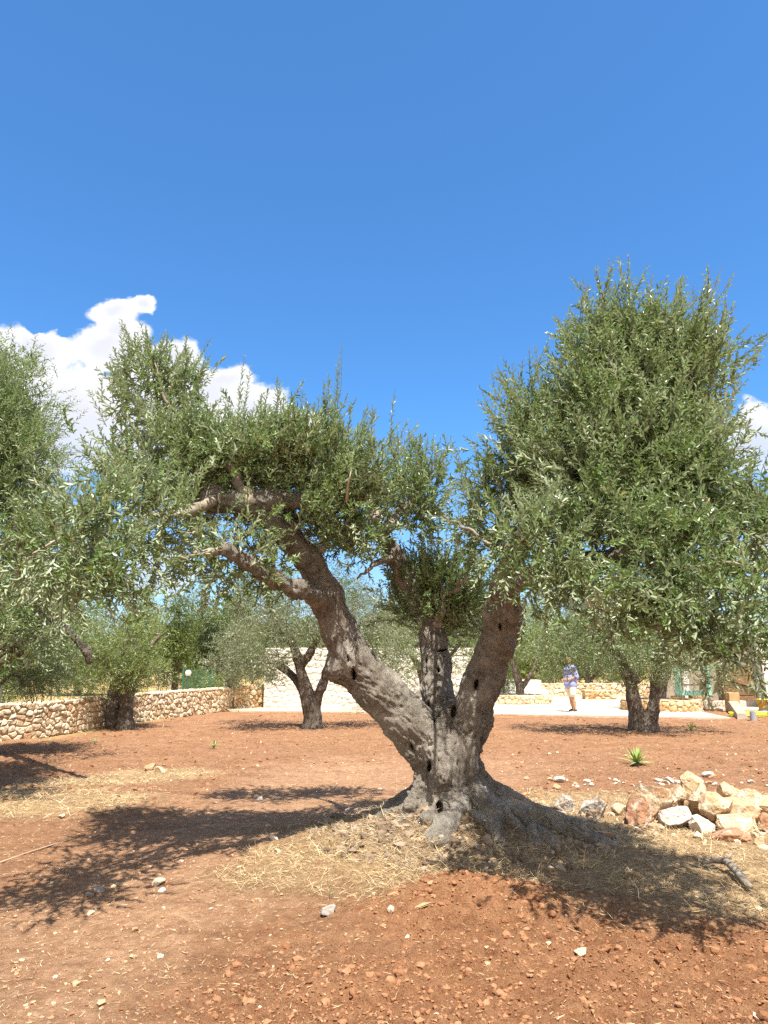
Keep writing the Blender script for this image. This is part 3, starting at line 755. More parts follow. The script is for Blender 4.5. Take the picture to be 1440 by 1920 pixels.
    for pts in ([(650, 940, 5.6), (652, 915, 5.55), (656, 895, 5.5), (658, 884, 5.5)], [(1180, 1035, 4.5), (1215, 1040, 4.45), (1245, 1050, 4.4), (1262, 1068, 4.38)], [(30, 1075, 4.8), (60, 1040, 4.8), (110, 1010, 4.85), (170, 985, 5.0)], [(380, 990, 5.5), (360, 1000, 5.4), (345, 1000, 5.35)]):
        mb = MB(); p = np.array([at(*q) for q in pts]) - sh; mb.tube(p, np.linspace(.013, .005, len(p)), 6); mb.build('bare_twig', bt, root, True)
main_tree()
print('t main tree', time.time() - T0)

# ------------------------------------------------------------------ other trees
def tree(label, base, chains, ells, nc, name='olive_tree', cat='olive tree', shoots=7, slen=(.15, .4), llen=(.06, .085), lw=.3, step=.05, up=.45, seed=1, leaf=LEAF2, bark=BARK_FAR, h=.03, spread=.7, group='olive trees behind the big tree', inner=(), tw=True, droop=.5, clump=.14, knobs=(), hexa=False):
    r = np.random.default_rng(seed); base = np.asarray(base, float)
    root = empty(name, base, label, cat, group)
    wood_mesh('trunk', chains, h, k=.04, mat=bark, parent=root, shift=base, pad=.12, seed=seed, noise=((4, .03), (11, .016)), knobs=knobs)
    if inner:
        mb = MB()
        for ch in inner:
            c = np.array(ch); mb.tube(c[:, :3] - base, c[:, 3], 7)
        mb.build('branch', BRANCH, root, True)
    P, out = sample_clusters(ells, nc, r)
    c, (b0, tp) = grow_crown(P, out, r, shoots=shoots, slen=slen, llen=llen, lw=lw, step=step, up=up, spread=spread, droop_low=droop, clump=clump)
    c = list(c); c[0] = c[0] - base
    cr = link('crown', leaves_mesh('crown', *c, hexa=hexa), leaf, root)
    if tw:
        A, B, ra, rb = connect(chain_points(list(chains) + list(inner), .2), P, r, .006)
        link('twig', tubes_mesh('twig', A - base, B - base, np.minimum(ra, .04), np.minimum(rb, .035), 4, .08, r), TWIG, cr)['kind'] = 'stuff'
    return root

def px_chain(base, pts):
    return pc(pts)

# left edge olive: trunk outside the frame, crown reaching in
D = 9.2
b = onground(-170, 1490)
tree('olive tree cut by the left photo edge, showing a tall dense crown and dark limb', [b[0], b[1], 0], [pc([(-170, 1520, D, 150), (-165, 1400, D, 95), (-150, 1310, D, 80), (-90, 1268, 9.0, 54), (-20, 1240, 8.8, 36), (18, 1208, 8.6, 24), (34, 1150, 8.6, 15)]), pc([(-150, 1310, D, 70), (-160, 1150, D, 50), (-120, 1000, D, 36), (-60, 850, D, 18)]), pc([(-20, 1240, 8.8, 30), (30, 1225, 8.7, 24), (80, 1170, 8.6, 18)])],
     [pe(0, 760, 9.0, 60, 120, .9), pe(-70, 840, 9.2, 130, 170, 1.1), pe(15, 870, 8.9, 70, 70, .8), pe(-30, 990, 8.8, 110, 80, .9), pe(30, 1110, 8.3, 70, 60, .6, .7), pe(-70, 1130, 9, 90, 80, .8, .7), pe(15, 1205, 8.3, 50, 42, .35, .8)], 560, shoots=9, slen=(.15, .42), llen=(.055, .08), lw=.26, step=.032, up=.8, seed=21, leaf=LEAF, h=.03, group=None, hexa=True, droop=.7)
# second left olive, hanging pruned limb and fine foliage over the wall
D = 13.0
tree('olive tree behind the left edge tree with a sawn-off limb pointing down', [*onground(-60, 1425)[:2], 0], [pc([(-60, 1440, D, 90), (-55, 1330, D, 62), (-30, 1250, D, 50), (-10, 1180, 12.6, 40), (20, 1130, 12, 30)]), pc([(-10, 1180, 12.6, 30), (50, 1120, 11.5, 24), (105, 1160, 10.5, 20), (140, 1195, 10.2, 17), (163, 1222, 10.0, 15), (167, 1241, 10.0, 13)])],
     [pe(60, 1230, 13.5, 75, 70, .9), pe(20, 1150, 13, 90, 80, 1.0), pe(100, 1040, 12.5, 80, 70, .9), pe(70, 950, 12.5, 60, 60, .7, .7), pe(150, 1120, 12, 70, 60, .7, .8), pe(112, 1178, 9.9, 50, 30, .3, .9)], 450, shoots=8, seed=22, leaf=LEAF2, step=.045, up=.3, group=None, lw=.28)
# old stump-trunked olive beside the left wall
b = onground(225, 1366)
D = b[1]
tree('olive tree with bright green crown and knobbly double trunk against the left stone wall', b, [pc([(214, 1372, D, 34), (212, 1340, D, 28), (214, 1300, D + .1, 24), (222, 1262, D, 24)]), pc([(236, 1372, D - .15, 34), (236, 1335, D - .1, 26), (237, 1300, D, 26), (240, 1262, D, 20), (232, 1220, D, 12)]), pc([(240, 1262, D, 16), (275, 1225, D, 10), (300, 1190, D, 6)]), pc([(222, 1262, D, 16), (180, 1225, D, 12), (150, 1200, D, 6)])],
     [pe(215, 1215, D - .3, 78, 62, 1.0), pe(180, 1262, D - .4, 62, 34, .9), pe(262, 1262, D - .3, 48, 32, .8, .9), pe(255, 1180, D + .2, 45, 40, .8, .6), pe(130, 1250, D, 40, 40, .7, .7)], 330, shoots=8, seed=23, leaf=LEAF_LIGHT, up=.6, knobs=[(np.array(at(246, 1356, D - .2)), .10), (np.array(at(222, 1366, D - .25)), .10)])
# slim dark trunk at the wall corner
b = onground(428, 1331)
D = b[1]
tree('slim olive tree with a dark shaded stem at the corner of the left wall', b, [pc([(428, 1336, D, 22), (429, 1300, D, 18), (432, 1270, D, 15), (440, 1235, D, 10)])],
     [pe(425, 1240, D - .5, 45, 34, 1.2), pe(462, 1262, D - .4, 32, 26, .9), pe(445, 1205, D, 45, 35, 1.1)], 150, seed=24, leaf=LEAF_GREY, shoots=7, step=.07, llen=(.08, .11))
# Y shaped olive in front of the white wall
b = onground(584, 1365)
D = b[1]
tree('forked olive tree standing before the white wall, trunk splitting into four limbs', b, [pc([(585, 1372, D, 44), (587, 1345, D, 34), (582, 1322, D, 34), (576, 1300, D, 28), (566, 1265, D, 20), (559, 1235, D, 18), (548, 1205, D, 15)]), pc([(566, 1250, D, 15), (583, 1222, D, 15), (592, 1205, D, 12)]), pc([(572, 1300, D, 18), (552, 1270, D + .3, 15), (530, 1252, D + .5, 13), (518, 1243, D + .6, 10)]), pc([(590, 1322, D, 22), (602, 1292, D - .1, 17), (612, 1262, D - .1, 17), (620, 1230, D, 12), (650, 1190, D, 8)])],
     [pe(480, 1140, D + .5, 70, 45, 1.2, .7), pe(500, 1215, D - .6, 68, 62, 1.2), pe(560, 1150, D - .3, 90, 55, 1.4), pe(660, 1150, D - .3, 80, 55, 1.3), pe(470, 1250, D - .3, 36, 28, .8, .8), pe(720, 1195, D + .2, 62, 52, 1.2), pe(600, 1190, D - .6, 40, 22, .8, .5), pe(735, 1245, D + .4, 35, 25, .7, .6)], 430, shoots=8, seed=25, leaf=LEAF_GREY, up=.2)
# right olive
b = onground(1208, 1371)
D = b[1]
tree('olive tree at right with two thick stems rising from one shaded base', b, [pc([(1200, 1380, D, 44), (1194, 1345, D, 30), (1188, 1310, D, 25), (1182, 1282, D, 22), (1165, 1240, D, 20), (1130, 1190, D, 12)]), pc([(1217, 1378, D - .1, 40), (1222, 1345, D - .1, 24), (1227, 1310, D, 19), (1229, 1275, D, 19), (1235, 1230, D, 16), (1260, 1180, D, 10)])],
     [pe(1050, 1130, D, 75, 50, 1.2, .7), pe(1060, 1215, D - .4, 62, 48, 1.2), pe(1130, 1180, D - .6, 80, 75, 1.4), pe(1220, 1200, D - .8, 85, 75, 1.4), pe(1310, 1230, D - .3, 75, 55, 1.2), pe(1190, 1270, D - .6, 45, 24, .8, .5), pe(1250, 1110, D - .2, 120, 60, 1.3, .7), pe(1090, 1235, D - .4, 50, 30, .9, .7)], 520, shoots=8, seed=26, leaf=LEAF2, up=.2, inner=[pc([(1130, 1190, D - .5, 14), (1118, 1160, D - .9, 12), (1095, 1120, D - 1, 8)])])
# olive in the terrace planter
PLZ = .34
def pcz(pts): return pc(pts)
D = 28.6
b = at(975, 1307, D); b[2] = PLZ
tree('olive tree with smooth pale forked trunk in the low terrace planter', b, [pc([(976, 1312, D, 17), (974, 1285, D, 15), (966, 1255, D, 12), (958, 1232, D, 9)]), pc([(980, 1288, D, 10), (992, 1270, D, 8), (1002, 1252, D, 7), (1006, 1235, D, 5)])],
     [pe(960, 1205, D, 48, 34, 1.2), pe(1005, 1220, D, 38, 26, 1.0), pe(900, 1215, D, 45, 40, 1.1, .8), pe(975, 1170, D, 70, 34, 1.4)], 260, shoots=7, seed=27, leaf=LEAF_LIGHT, llen=(.09, .13), step=.08, slen=(.2, .5), tw=False)
# olive behind the far wall
D = 36.0
b = at(1103, 1300, D); b[2] = 0
tree('olive tree behind the low far wall with its stem just right of the person', b, [pc([(1104, 1306, D, 13), (1107, 1282, D, 10), (1100, 1258, D, 8), (1094, 1240, D, 6)]), pc([(1106, 1276, D, 7), (1118, 1262, D, 5), (1128, 1250, D, 4)])],
     [pe(1095, 1230, D, 50, 30, 1.4), pe(1150, 1235, D, 45, 30, 1.3), pe(1120, 1190, D, 90, 35, 1.8)], 240, shoots=7, seed=28, leaf=LEAF2, llen=(.1, .15), step=.1, slen=(.25, .55), tw=False)
# olive in the round planter
D = 24.8
b = at(1236, 1312, D); b[2] = .3
tree('olive tree with curved trunk growing from the round stone planter', b, [pc([(1237, 1318, D, 22), (1238, 1290, D, 21), (1245, 1268, D, 20), (1252, 1250, D, 15), (1262, 1225, D, 10)]), pc([(1240, 1275, D, 13), (1228, 1255, D, 10), (1215, 1235, D, 6)])],
     [pe(1270, 1215, D, 70, 38, 1.3), pe(1215, 1215, D, 50, 30, 1.1), pe(1330, 1190, D, 70, 40, 1.3)], 240, shoots=7, seed=29, leaf=LEAF2, llen=(.08, .12), step=.07, slen=(.2, .5), tw=False)
# crown seen between the trunk limbs, in front of the white wall
D = 23.6
b = onground(800, 1338)
tree('olive tree half hidden behind the big trunk, its crown hanging before the white wall', b, [pc([(800, 1345, D, 22), (800, 1300, D, 18), (790, 1260, D, 14), (770, 1225, D, 9)]), pc([(800, 1290, D, 13), (830, 1250, D, 10), (860, 1210, D, 7)])],
     [pe(720, 1185, D, 60, 60, 1.3), pe(760, 1230, D - .3, 45, 40, 1.0), pe(870, 1215, D, 50, 42, 1.1), pe(820, 1160, D, 80, 50, 1.4), pe(885, 1170, D, 40, 45, 1.0)], 330, shoots=7, seed=30, leaf=LEAF2, llen=(.075, .105), step=.065, slen=(.2, .48))
print('t trees', time.time() - T0)

# background trees beyond the walls
def bg_tree(x, ytop, D, w, leaf, label, seed, name='pine_tree', cat='pine tree', ybot=1290, up=.3, ll=(.14, .24), nc=230, lw=.30):
    r = np.random.default_rng(seed)
    zt = at(x, ytop, D)[2]; zb = max(.4, at(x, ybot, D)[2]); k = mpp(D); xc = at(x, 1242, D)[0]
    H = zt - zb; W = w * k
    ells = []
    for i in range(8):
        t = (i + .5) / 8; ww = W * (.95 - .62 * t ** 1.7) * r.uniform(.55, .75)
        ells.append((np.array([xc + r.normal(0, W * .28) * (1 - .6 * t), D + r.normal(0, W * .22), zb + H * (.1 + .83 * t)]), (ww, ww, H * .17), 1.0))
    base = np.array([xc, D, 0])
    ch = [[xc, D, -.1, .20], [xc + .1, D, zt * .4, .14], [xc, D, zt * .85, .05]]
    tree(label, base, [ch], ells, nc, name=name, cat=cat, shoots=7, slen=(.3, .75), llen=ll, lw=lw, step=.13, up=up, seed=seed, leaf=leaf, h=.08, group='trees beyond the walls', tw=False, droop=.3, clump=.3)
bg_tree(330, 1105, 40, 55, LEAF_PINE, 'tall feathery pale pine tree beyond the dry field, left of the globe lamp', 41)
bg_tree(255, 1100, 37, 60, LEAF_LIGHT, 'loose green tree beyond the left wall above the knobbly olive trunk', 42, 'broadleaf_tree', 'tree')
bg_tree(150, 1110, 36, 70, LEAF2, 'grey-green tree beyond the left wall near the sawn-off limb', 43, 'broadleaf_tree', 'tree')
bg_tree(40, 1120, 38, 80, LEAF_PINE, 'green tree beyond the left wall at the far left of the photo', 44, 'broadleaf_tree', 'tree')
bg_tree(398, 1165, 42, 34, LEAF_DARK, 'very dark dense conifer behind the green fence panel', 45, 'conifer_tree', 'conifer')
bg_tree(372, 1070, 46, 45, LEAF_LIGHT, 'yellow-green tree rising between the pale pine and the dark conifer', 46, 'broadleaf_tree', 'tree')
bg_tree(440, 1040, 44, 50, LEAF_PINE, 'green pine tree behind the dark conifer and the wall corner', 47)
bg_tree(520, 1035, 46, 60, LEAF2, 'grey-green tree behind the left end of the white wall', 48, 'broadleaf_tree', 'tree')
bg_tree(640, 1045, 47, 70, LEAF_PINE, 'green tree behind the middle of the white wall', 49, 'broadleaf_tree', 'tree')
bg_tree(780, 1095, 48, 75, LEAF2, 'tree behind the right half of the white wall', 50, 'broadleaf_tree', 'tree')
bg_tree(915, 1095, 45, 70, LEAF_LIGHT, 'light green tree showing right of the big trunk behind the white bench wall', 51, 'broadleaf_tree', 'tree')
bg_tree(1030, 1095, 44, 60, LEAF_PINE, 'green tree behind the far wall left of the person', 52, 'broadleaf_tree', 'tree')
bg_tree(1100, 1090, 50, 70, LEAF_DARK, 'dark tree behind the far wall and the person', 53, 'broadleaf_tree', 'tree')
bg_tree(1190, 1090, 47, 70, LEAF_PINE, 'green tree behind the far wall, right of the person', 54, 'broadleaf_tree', 'tree')
bg_tree(1420, 1110, 42, 80, LEAF2, 'tree rising behind the buildings at the right edge', 55, 'broadleaf_tree', 'tree')
print('t bg trees', time.time() - T0)

# low far belt of woodland on the horizon: stuff
def woodland():
    r = np.random.default_rng(77)
    n = 9000
    ang = np.radians(r.uniform(-48, 48, n)); R = r.uniform(70, 95, n)
    top = 5.5 + 1.6 * np.sin(ang * 23) + 1.2 * np.sin(ang * 57 + 1)
    P = np.stack([R * np.sin(ang), R * np.cos(ang), r.random(n) ** .8 * top], 1)
    m = 5; base = np.repeat(P, m, 0) + r.normal(0, .35, (n * m, 3)); d = unit(r.normal(0, 1, (n * m, 3)) + [0, 0, .5]); nr = unit(r.normal(0, 1, (n * m, 3)))
    me = leaves_mesh('woodland', base, d, nr, r.uniform(.5, 1.0, n * m), r.uniform(.25, .5, n * m), np.clip(np.repeat(r.random(n), m) * .9, 0, .92), False)
    o = link('woodland', me, LEAF_PINE); tag(o, 'far low belt of green woodland along the horizon', 'woodland', kind='stuff')
woodland()
# shrubs beyond the wall
def shrub(x, y, D, w, hgt, label, seed, leaf=LEAF_PINE, zb=0.0, name='shrub'):
    r = np.random.default_rng(seed); c = at(x, 1242, D); base = np.array([c[0], D, zb]); W = w * mpp(D)
    root = empty(name, base, label, 'shrub', 'shrubs beyond the walls')
    mb = MB()
    for i in range(5):
        a = r.uniform(0, 6.28); mb.tube([(0, 0, 0), (W * .2 * math.cos(a), W * .2 * math.sin(a), hgt * .4), (W * .4 * math.cos(a), W * .4 * math.sin(a), hgt * .8)], [.03, .02, .01], 5)
    mb.build('stem', BRANCH, root)
    P, out = sample_clusters([(np.array([0, 0, hgt * .5]), (W, W, hgt * .5), 1)], 60, r)
    cc, _ = grow_crown(P, out, r, shoots=7, slen=(.15, .4), llen=(.08, .13), lw=.35, step=.07, up=.4, clump=.15)
    link('crown', leaves_mesh('crown', *cc, hexa=False), leaf, root)
shrub(375, 1280, 36, 24, 1.1, 'green shrub behind the green fence panel', 61)
shrub(405, 1285, 33, 18, .95, 'bright green shrub right of the green fence panel', 62, LEAF_LIGHT)
shrub(942, 1275, 30.5, 14, 1.7, 'yellow-green leafy shrub just right of the big trunk', 63, LEAF_LIGHT, .3)
shrub(1035, 1280, 38, 26, 1.5, 'bright green shrub behind the far stone wall, left of the person', 64, LEAF_LIGHT)
shrub(1135, 1285, 40, 30, 1.5, 'green shrub behind the far stone wall between person and right olive', 65)
shrub(10, 1300, 24, 30, 1.0, 'yellowing shrub beyond the left wall at the photo edge', 66, LEAF_LIGHT)

# ------------------------------------------------------------------ stone walls
def stone_wall(name, path, thick, hgt, mat, cell=.24, relief=.05, seed=0, closed=False, parent=None, res=.035, z0=0.0, flat_top=None):
    """rough stone masonry: cross-section wrapped round a path, relief from irregular cells. hgt: number or list"""
    path = np.asarray(path, float); m = len(path)
    hs = np.full(m, hgt) if np.isscalar(hgt) else np.asarray(hgt, float)
    pth = np.concatenate([path, path[:1]]) if closed else path
    hh = np.concatenate([hs, hs[:1]]) if closed else hs
    seglen = np.linalg.norm(np.diff(pth, axis=0), axis=1); cum = np.concatenate([[0], np.cumsum(seglen)])
    Ltot = cum[-1]; ns = max(8, int(Ltot / res)); s = np.linspace(0, Ltot, ns + 1)
    if closed: s = s[:-1]
    px_ = np.interp(s, cum, pth[:, 0]); py_ = np.interp(s, cum, pth[:, 1]); h_ = np.interp(s, cum, hh)
    if closed:
        tx = np.roll(px_, -1) - np.roll(px_, 1); ty = np.roll(py_, -1) - np.roll(py_, 1)
    else: tx = np.gradient(px_); ty = np.gradient(py_)
    tl = np.hypot(tx, ty); nx, ny = ty / tl, -tx / tl     # front normal: right of travel
    nf = max(4, int(hs.max() / res)); ntp = max(3, int(thick / res))
    prof = [(.5 * thick, t, 1, 0) for t in np.linspace(0, 1, nf)] + [(.5 * thick - thick * u, 1, 0, 1) for u in np.linspace(0, 1, ntp)[1:-1]] + [(-.5 * thick, t, -1, 0) for t in np.linspace(1, 0, nf)]
    prof = np.array(prof); npf = len(prof)
    off = prof[:, 0][None]; tz = prof[:, 1][None]
    X = px_[:, None] + nx[:, None] * off; Y = py_[:, None] + ny[:, None] * off; Z = z0 + tz * h_[:, None] + 0 * off
    # developed coordinates (along, around)
    dv = np.concatenate([[0], np.cumsum(np.hypot(np.diff(prof[:, 0]), np.diff(prof[:, 1]) * hs.max()))])
    Sg = np.repeat(s[:, None], npf, 1); Tg = np.repeat(dv[None], len(s), 0)
    u = Sg / (cell * 1.25) + .22 * fbm2(Sg * 3, Tg * 3, 2, seed + 5); v = Tg / cell + .22 * fbm2(Sg * 3, Tg * 3, 2, seed + 6)
    iu, iv = np.floor(u).astype(int), np.floor(v).astype(int)
    f1 = np.full(u.shape, 9.0); f2 = np.full(u.shape, 9.0); cid = np.zeros(u.shape)
    for du in (-1, 0, 1):
        for dv_ in (-1, 0, 1):
            a, b2 = iu + du, iv + dv_
            zk = np.zeros_like(a)
            cx = a + .5 + .42 * _hash(a, b2, zk, seed + 1); cy = b2 + .5 + .42 * _hash(a, b2, zk, seed + 2)
            d = np.hypot(u - cx, v - cy); idv = .5 + .5 * _hash(a, b2, zk, seed + 3)
            c1 = d < f1
            f2 = np.where(c1, f1, np.minimum(f2, d)); cid = np.where(c1, idv, cid); f1 = np.where(c1, d, f1)
    e = f2 - f1
    bumpv = smooth(0.02, .30, e); joint = 1 - smooth(.02, .16, e)
    disp = relief * (bumpv - .5) + relief * .7 * (cid - .5) * bumpv + relief * .35 * fbm2(Sg * 14, Tg * 14, 3, seed + 9)
    if flat_top is not None: 
        top = (np.abs(prof[:, 1] - 1) < 1e-6)[None]; disp = np.where(top, disp * .25, disp); joint = np.where(top, joint * .3, joint)
    dn = prof[:, 2][None]; dz = prof[:, 3][None]
    X = X + nx[:, None] * dn * disp; Y = Y + ny[:, None] * dn * disp; Z = Z + dz * disp
    V = np.stack([X, Y, Z], -1).reshape(-1, 3); n1 = len(s)
    i = np.arange(n1 if closed else n1 - 1)[:, None]; j = np.arange(npf - 1)[None]
    i2 = (i + 1) % n1
    Q = np.stack([i * npf + j, i2 * npf + j, i2 * npf + j + 1, i * npf + j + 1], -1).reshape(-1, 4)
    if not closed:
        caps = []
        for e0, fl in ((0, False), (n1 - 1, True)):
            b0 = e0 * npf
            for t in range(npf // 2):
                q = [b0 + t, b0 + t + 1, b0 + npf - 2 - t, b0 + npf - 1 - t]
                if len(set(q)) == 4: caps.append(q if fl else q[::-1])
        Q = np.concatenate([Q, np.array(caps)])
    me = mesh_np(name, V, Q, 4, False)
    attr(me, 'cell', 'FLOAT', 'POINT', cid.ravel()); attr(me, 'joint', 'FLOAT', 'POINT', joint.ravel())
    return link(name, me, mat, parent)

LIME = stone_mat('dry_stone', [(.12, (.40, .22, .11)), (.30, (.52, .37, .22)), (.55, (.60, .48, .32)), (.85, (.66, .55, .39)), (1.0, (.70, .60, .45))])
ORANGE = stone_mat('orange_stone', [(.12, (.40, .20, .09)), (.4, (.54, .36, .19)), (.8, (.62, .47, .29)), (1.0, (.68, .56, .38))])
WHITE = stone_mat('whitewashed_stone', [(.1, (.58, .53, .44)), (.5, (.68, .63, .54)), (1.0, (.74, .70, .62))], bumps=.6, scale=5, jm=.12)
PLASTER = plain('white_plaster', (.72, .69, .63), .9, .04, 3, .2, .1)

w = [onground(-140, 1402)[:2], onground(50, 1384)[:2], onground(260, 1352)[:2], onground(425, 1331)[:2]]
o = stone_wall('stone_wall', w, .42, [.72, .72, .74, .74], LIME, seed=3, cell=.135, res=.022, relief=.045); tag(o, 'long dry stone wall running back along the left side of the grove', 'stone wall')
w = [onground(432, 1330.5)[:2], onground(500, 1327)[:2]]
o = stone_wall('stone_wall', w, .4, .78, ORANGE, seed=8, cell=.17); tag(o, 'short orange stone wall between the dark stem and the white wall', 'stone wall')
wl = onground(496, 1329); wr = onground(890, 1329)
ww = [wl[:2], wr[:2]]
o = stone_wall('white_wall', ww, .5, 2.10, WHITE, seed=12, cell=.20, relief=.035, res=.04, flat_top=1); tag(o, 'tall whitewashed rough stone wall behind the forked olive tree', 'wall')
# terrace
def sheet(name, pts, z, mat, z0=-.05):
    mb = MB(); n = len(pts)
    mb.v = [(p[0], p[1], z0) for p in pts] + [(p[0], p[1], z) for p in pts]
    mb.f = [tuple(range(n, 2 * n))] + [(i, (i + 1) % n, n + (i + 1) % n, n + i) for i in range(n)]
    return mb.build(name, mat)
m, nt, bs = newmat('terrace_paving')
tc = N(nt, 'ShaderNodeTexCoord').outputs['Object']
c = RAMP(nt, M(nt, 'ADD', M(nt, 'MULTIPLY', NOISE(nt, tc, .9, 5, .6), .6), M(nt, 'MULTIPLY', NOISE(nt, tc, 22, 4, .6), .4)), [(.35, (.46, .385, .27)), (.65, (.60, .52, .39))])
nt.links.new(c, bs.inputs['Base Color']); bs.inputs['Roughness'].default_value = .92; bump(nt, bs, NOISE(nt, tc, 40, 4, .6), .4, .01)
TERR = m
tp = [onground(430, 1334.5)[:2], onground(760, 1338)[:2], onground(920, 1341)[:2], onground(1370, 1349)[:2], (10.6, 27.2), (12, 34), (-6, 34), (-6.4, 27.5)]
o = sheet('terrace', tp, .05, TERR); o['kind'] = 'structure'
# terrace planter, white bench wall, far wall, round planter
def planter(label, cx, D, rx, ry, hgt, seed, mat, n=28):
    c = at(cx, 1242, D); t = np.linspace(0, 2 * np.pi, n, endpoint=False)
    pts = np.stack([c[0] + rx * np.cos(t), D + ry * np.sin(t)], 1)[::1]
    root = empty('stone_planter', (c[0], D, .05), label, 'planter')
    w_ = stone_wall('wall', pts, .3, hgt, mat, seed=seed, cell=.17, relief=.04, closed=True, parent=root, z0=.04, flat_top=1)
    w_.location = (-c[0], -D, -.05)
    mb = MB(); mb.lathe((0, 0, 0), [(1, hgt - .12), (.98, hgt - .06), (.4, hgt - .02), (.01, hgt)], 32)
    mb.v = [(x * (rx - .1), y * (ry - .1), z) for x, y, z in mb.v]; mb.build('soil', plain('planter_soil', (.42, .33, .22), .95, .2, 12, .5), root)
planter('low oblong stone planter on the terrace under the pale forked olive', 960, 28.6, 1.35, .9, .33, 31, LIME)
planter('round orange stone planter at the right of the terrace behind the two-stemmed olive', 1233, 24.6, 1.15, 1.0, .36, 32, ORANGE)
root_p = at(980, 1242, 31.0)
mb = MB(); x0 = at(945, 1242, 31)[0]; x1 = at(1013, 1242, 31)[0]; x2 = at(1026, 1242, 31)[0]
mb.box(((x0 + x1) / 2, 31.2, .45), (x1 - x0, .4, .82), 0, .02); mb.box(((x1 + x2) / 2 + .005, 31.2, .25), (x2 - x1, .38, .42), 0, .02); mb.box((x0 - .42, 31.25, .36), (.8, .36, .64), 0, .02)
o = mb.build('bench_wall', PLASTER); tag(o, 'smooth white plastered low wall with a step, behind the terrace planter', 'wall')
xa = at(990, 1242, 34)[0]; xb = at(1300, 1242, 34)[0]
o = stone_wall('stone_wall', [(xa, 34.2), (xb, 34.2)], .4, .62, LIME, seed=15, cell=.19, res=.05); tag(o, 'long low pale stone wall at the back of the terrace behind the person', 'stone wall')
xa = at(1092, 1242, 31.5)[0]; xb = at(1150, 1242, 31.5)[0]
o = stone_wall('stone_wall', [(xa, 31.6), (xb, 31.6)], .5, .40, ORANGE, seed=16, cell=.18, res=.05); tag(o, 'short low orange stone wall on the terrace just right of the person', 'stone wall')

# ------------------------------------------------------------------ right hand yard
WOOD = plain('weathered_wood', (.34, .20, .10), .8, .25, 12, .4, .2)
WOOD2 = plain('pale_wood', (.52, .34, .17), .75, .15, 10, .3, .2)
MINT = plain('mint_paint', (.30, .62, .48), .45, .05, 6, .1, .5)
STONEB = plain('house_stone', (.44, .37, .28), .92, .18, 5, .5, .1)
GREYW = plain('grey_wood', (.36, .31, .26), .85, .2, 9, .4, .1)
hx0 = at(1244, 1242, 27.5)[0]
h = empty('stone_house', (hx0 + 2.5, 28, 0), 'pale stone outbuilding behind the mint frame at the right edge', 'building')
mb = MB(); mb.box((1.2, .6, 1.35), (7.2, 1.2, 2.7), 0, .03); mb.build('wall', STONEB, h)
mb = MB(); mb.box((1.2, .5, 2.78), (7.6, 1.7, .14), 0, .03); mb.build('roof', PLASTER, h)
for q in (-1.55, -.1, 2.15):
    mb = MB(); mb.box((q, -.06, 1.2), (.21, .12, 2.4), 0, .01); mb.build('pilaster', PLASTER, h)
mb = MB(); mb.box((.95, -.025, 1.0), (.9, .05, 2.0), 0, .005); d_ = mb.build('door', GREYW, h)
mb = MB(); mb.box((.62, -.07, 1.0), (.03, .04, .14), 0, .005); mb.build('handle', plain('iron', (.06, .06, .06), .5), d_)
# mint frame standing on wooden blocks
c0 = at(1301, 1304, 25.6)
fr = empty('window_frame', (c0[0], 25.6, c0[2]), 'mint green painted window frame propped upright on wooden blocks', 'window frame')
wd = 66 * mpp(25.6); hg = 1.0
mb = MB(); t = .17
mb.box((0, 0, t / 2), (wd, .09, t), 0, .01); mb.box((0, 0, hg - t / 2), (wd, .09, t), 0, .01)
mb.build('rail', MINT, fr)
mb = MB(); mb.box((-wd / 2 + t / 2, 0, hg / 2), (t, .085, hg - 2 * t - .004), 0, .008); mb.build('stile', MINT, fr)
mb = MB(); mb.box((wd / 2 - t / 2, 0, hg / 2), (t, .085, hg - 2 * t - .004), 0, .008); mb.build('stile', MINT, fr)
mb = MB(); mb.box((0, .02, hg * .36), (wd - 2 * t, .03, .05), 0, .004); mb.build('glazing_bar', GREYW, fr)
for px0, lab in ((1304, 'pale wooden block under the middle of the mint frame'), (1271, 'pale wooden block under the left end of the mint frame'), (1372, 'tan wooden block at the end of the terrace kerb')):
    D_ = 25.6 if px0 < 1350 else 24.4
    c = at(px0, 1304, D_); zt = c[2] if px0 < 1350 else .62
    mb = MB(); k = mpp(D_); mb.box((0, 0, (zt - .05) / 2), (20 * k, .3, zt - .05), .1, .015)
    for q in range(3): mb.box((0, -.153, .08 + q * .11), (18 * k, .008, .012), .1)
    o = mb.build('wooden_block', WOOD2); o.location = (c[0], D_, .05); tag(o, lab, 'wooden block', 'wooden blocks in the yard')
# brown wooden cabinet lying against the house
c = at(1385, 1308, 26.3)
cb = empty('wooden_cabinet', (c[0], 26.4, .05), 'old brown plank cabinet standing against the outbuilding', 'cabinet')
mb = MB(); mb.box((0, 0, .75), (1.15, .45, 1.4), 0, .01); mb.build('body', WOOD, cb)
for q in range(4):
    mb = MB(); mb.box((0, -.24, .22 + q * .34), (1.05, .02, .31), 0, .006); mb.build('plank', WOOD, cb)
mb = MB(); mb.box((.66, -.02, .72), (.08, .4, 1.42), 0, .008); mb.build('side_post', GREYW, cb)
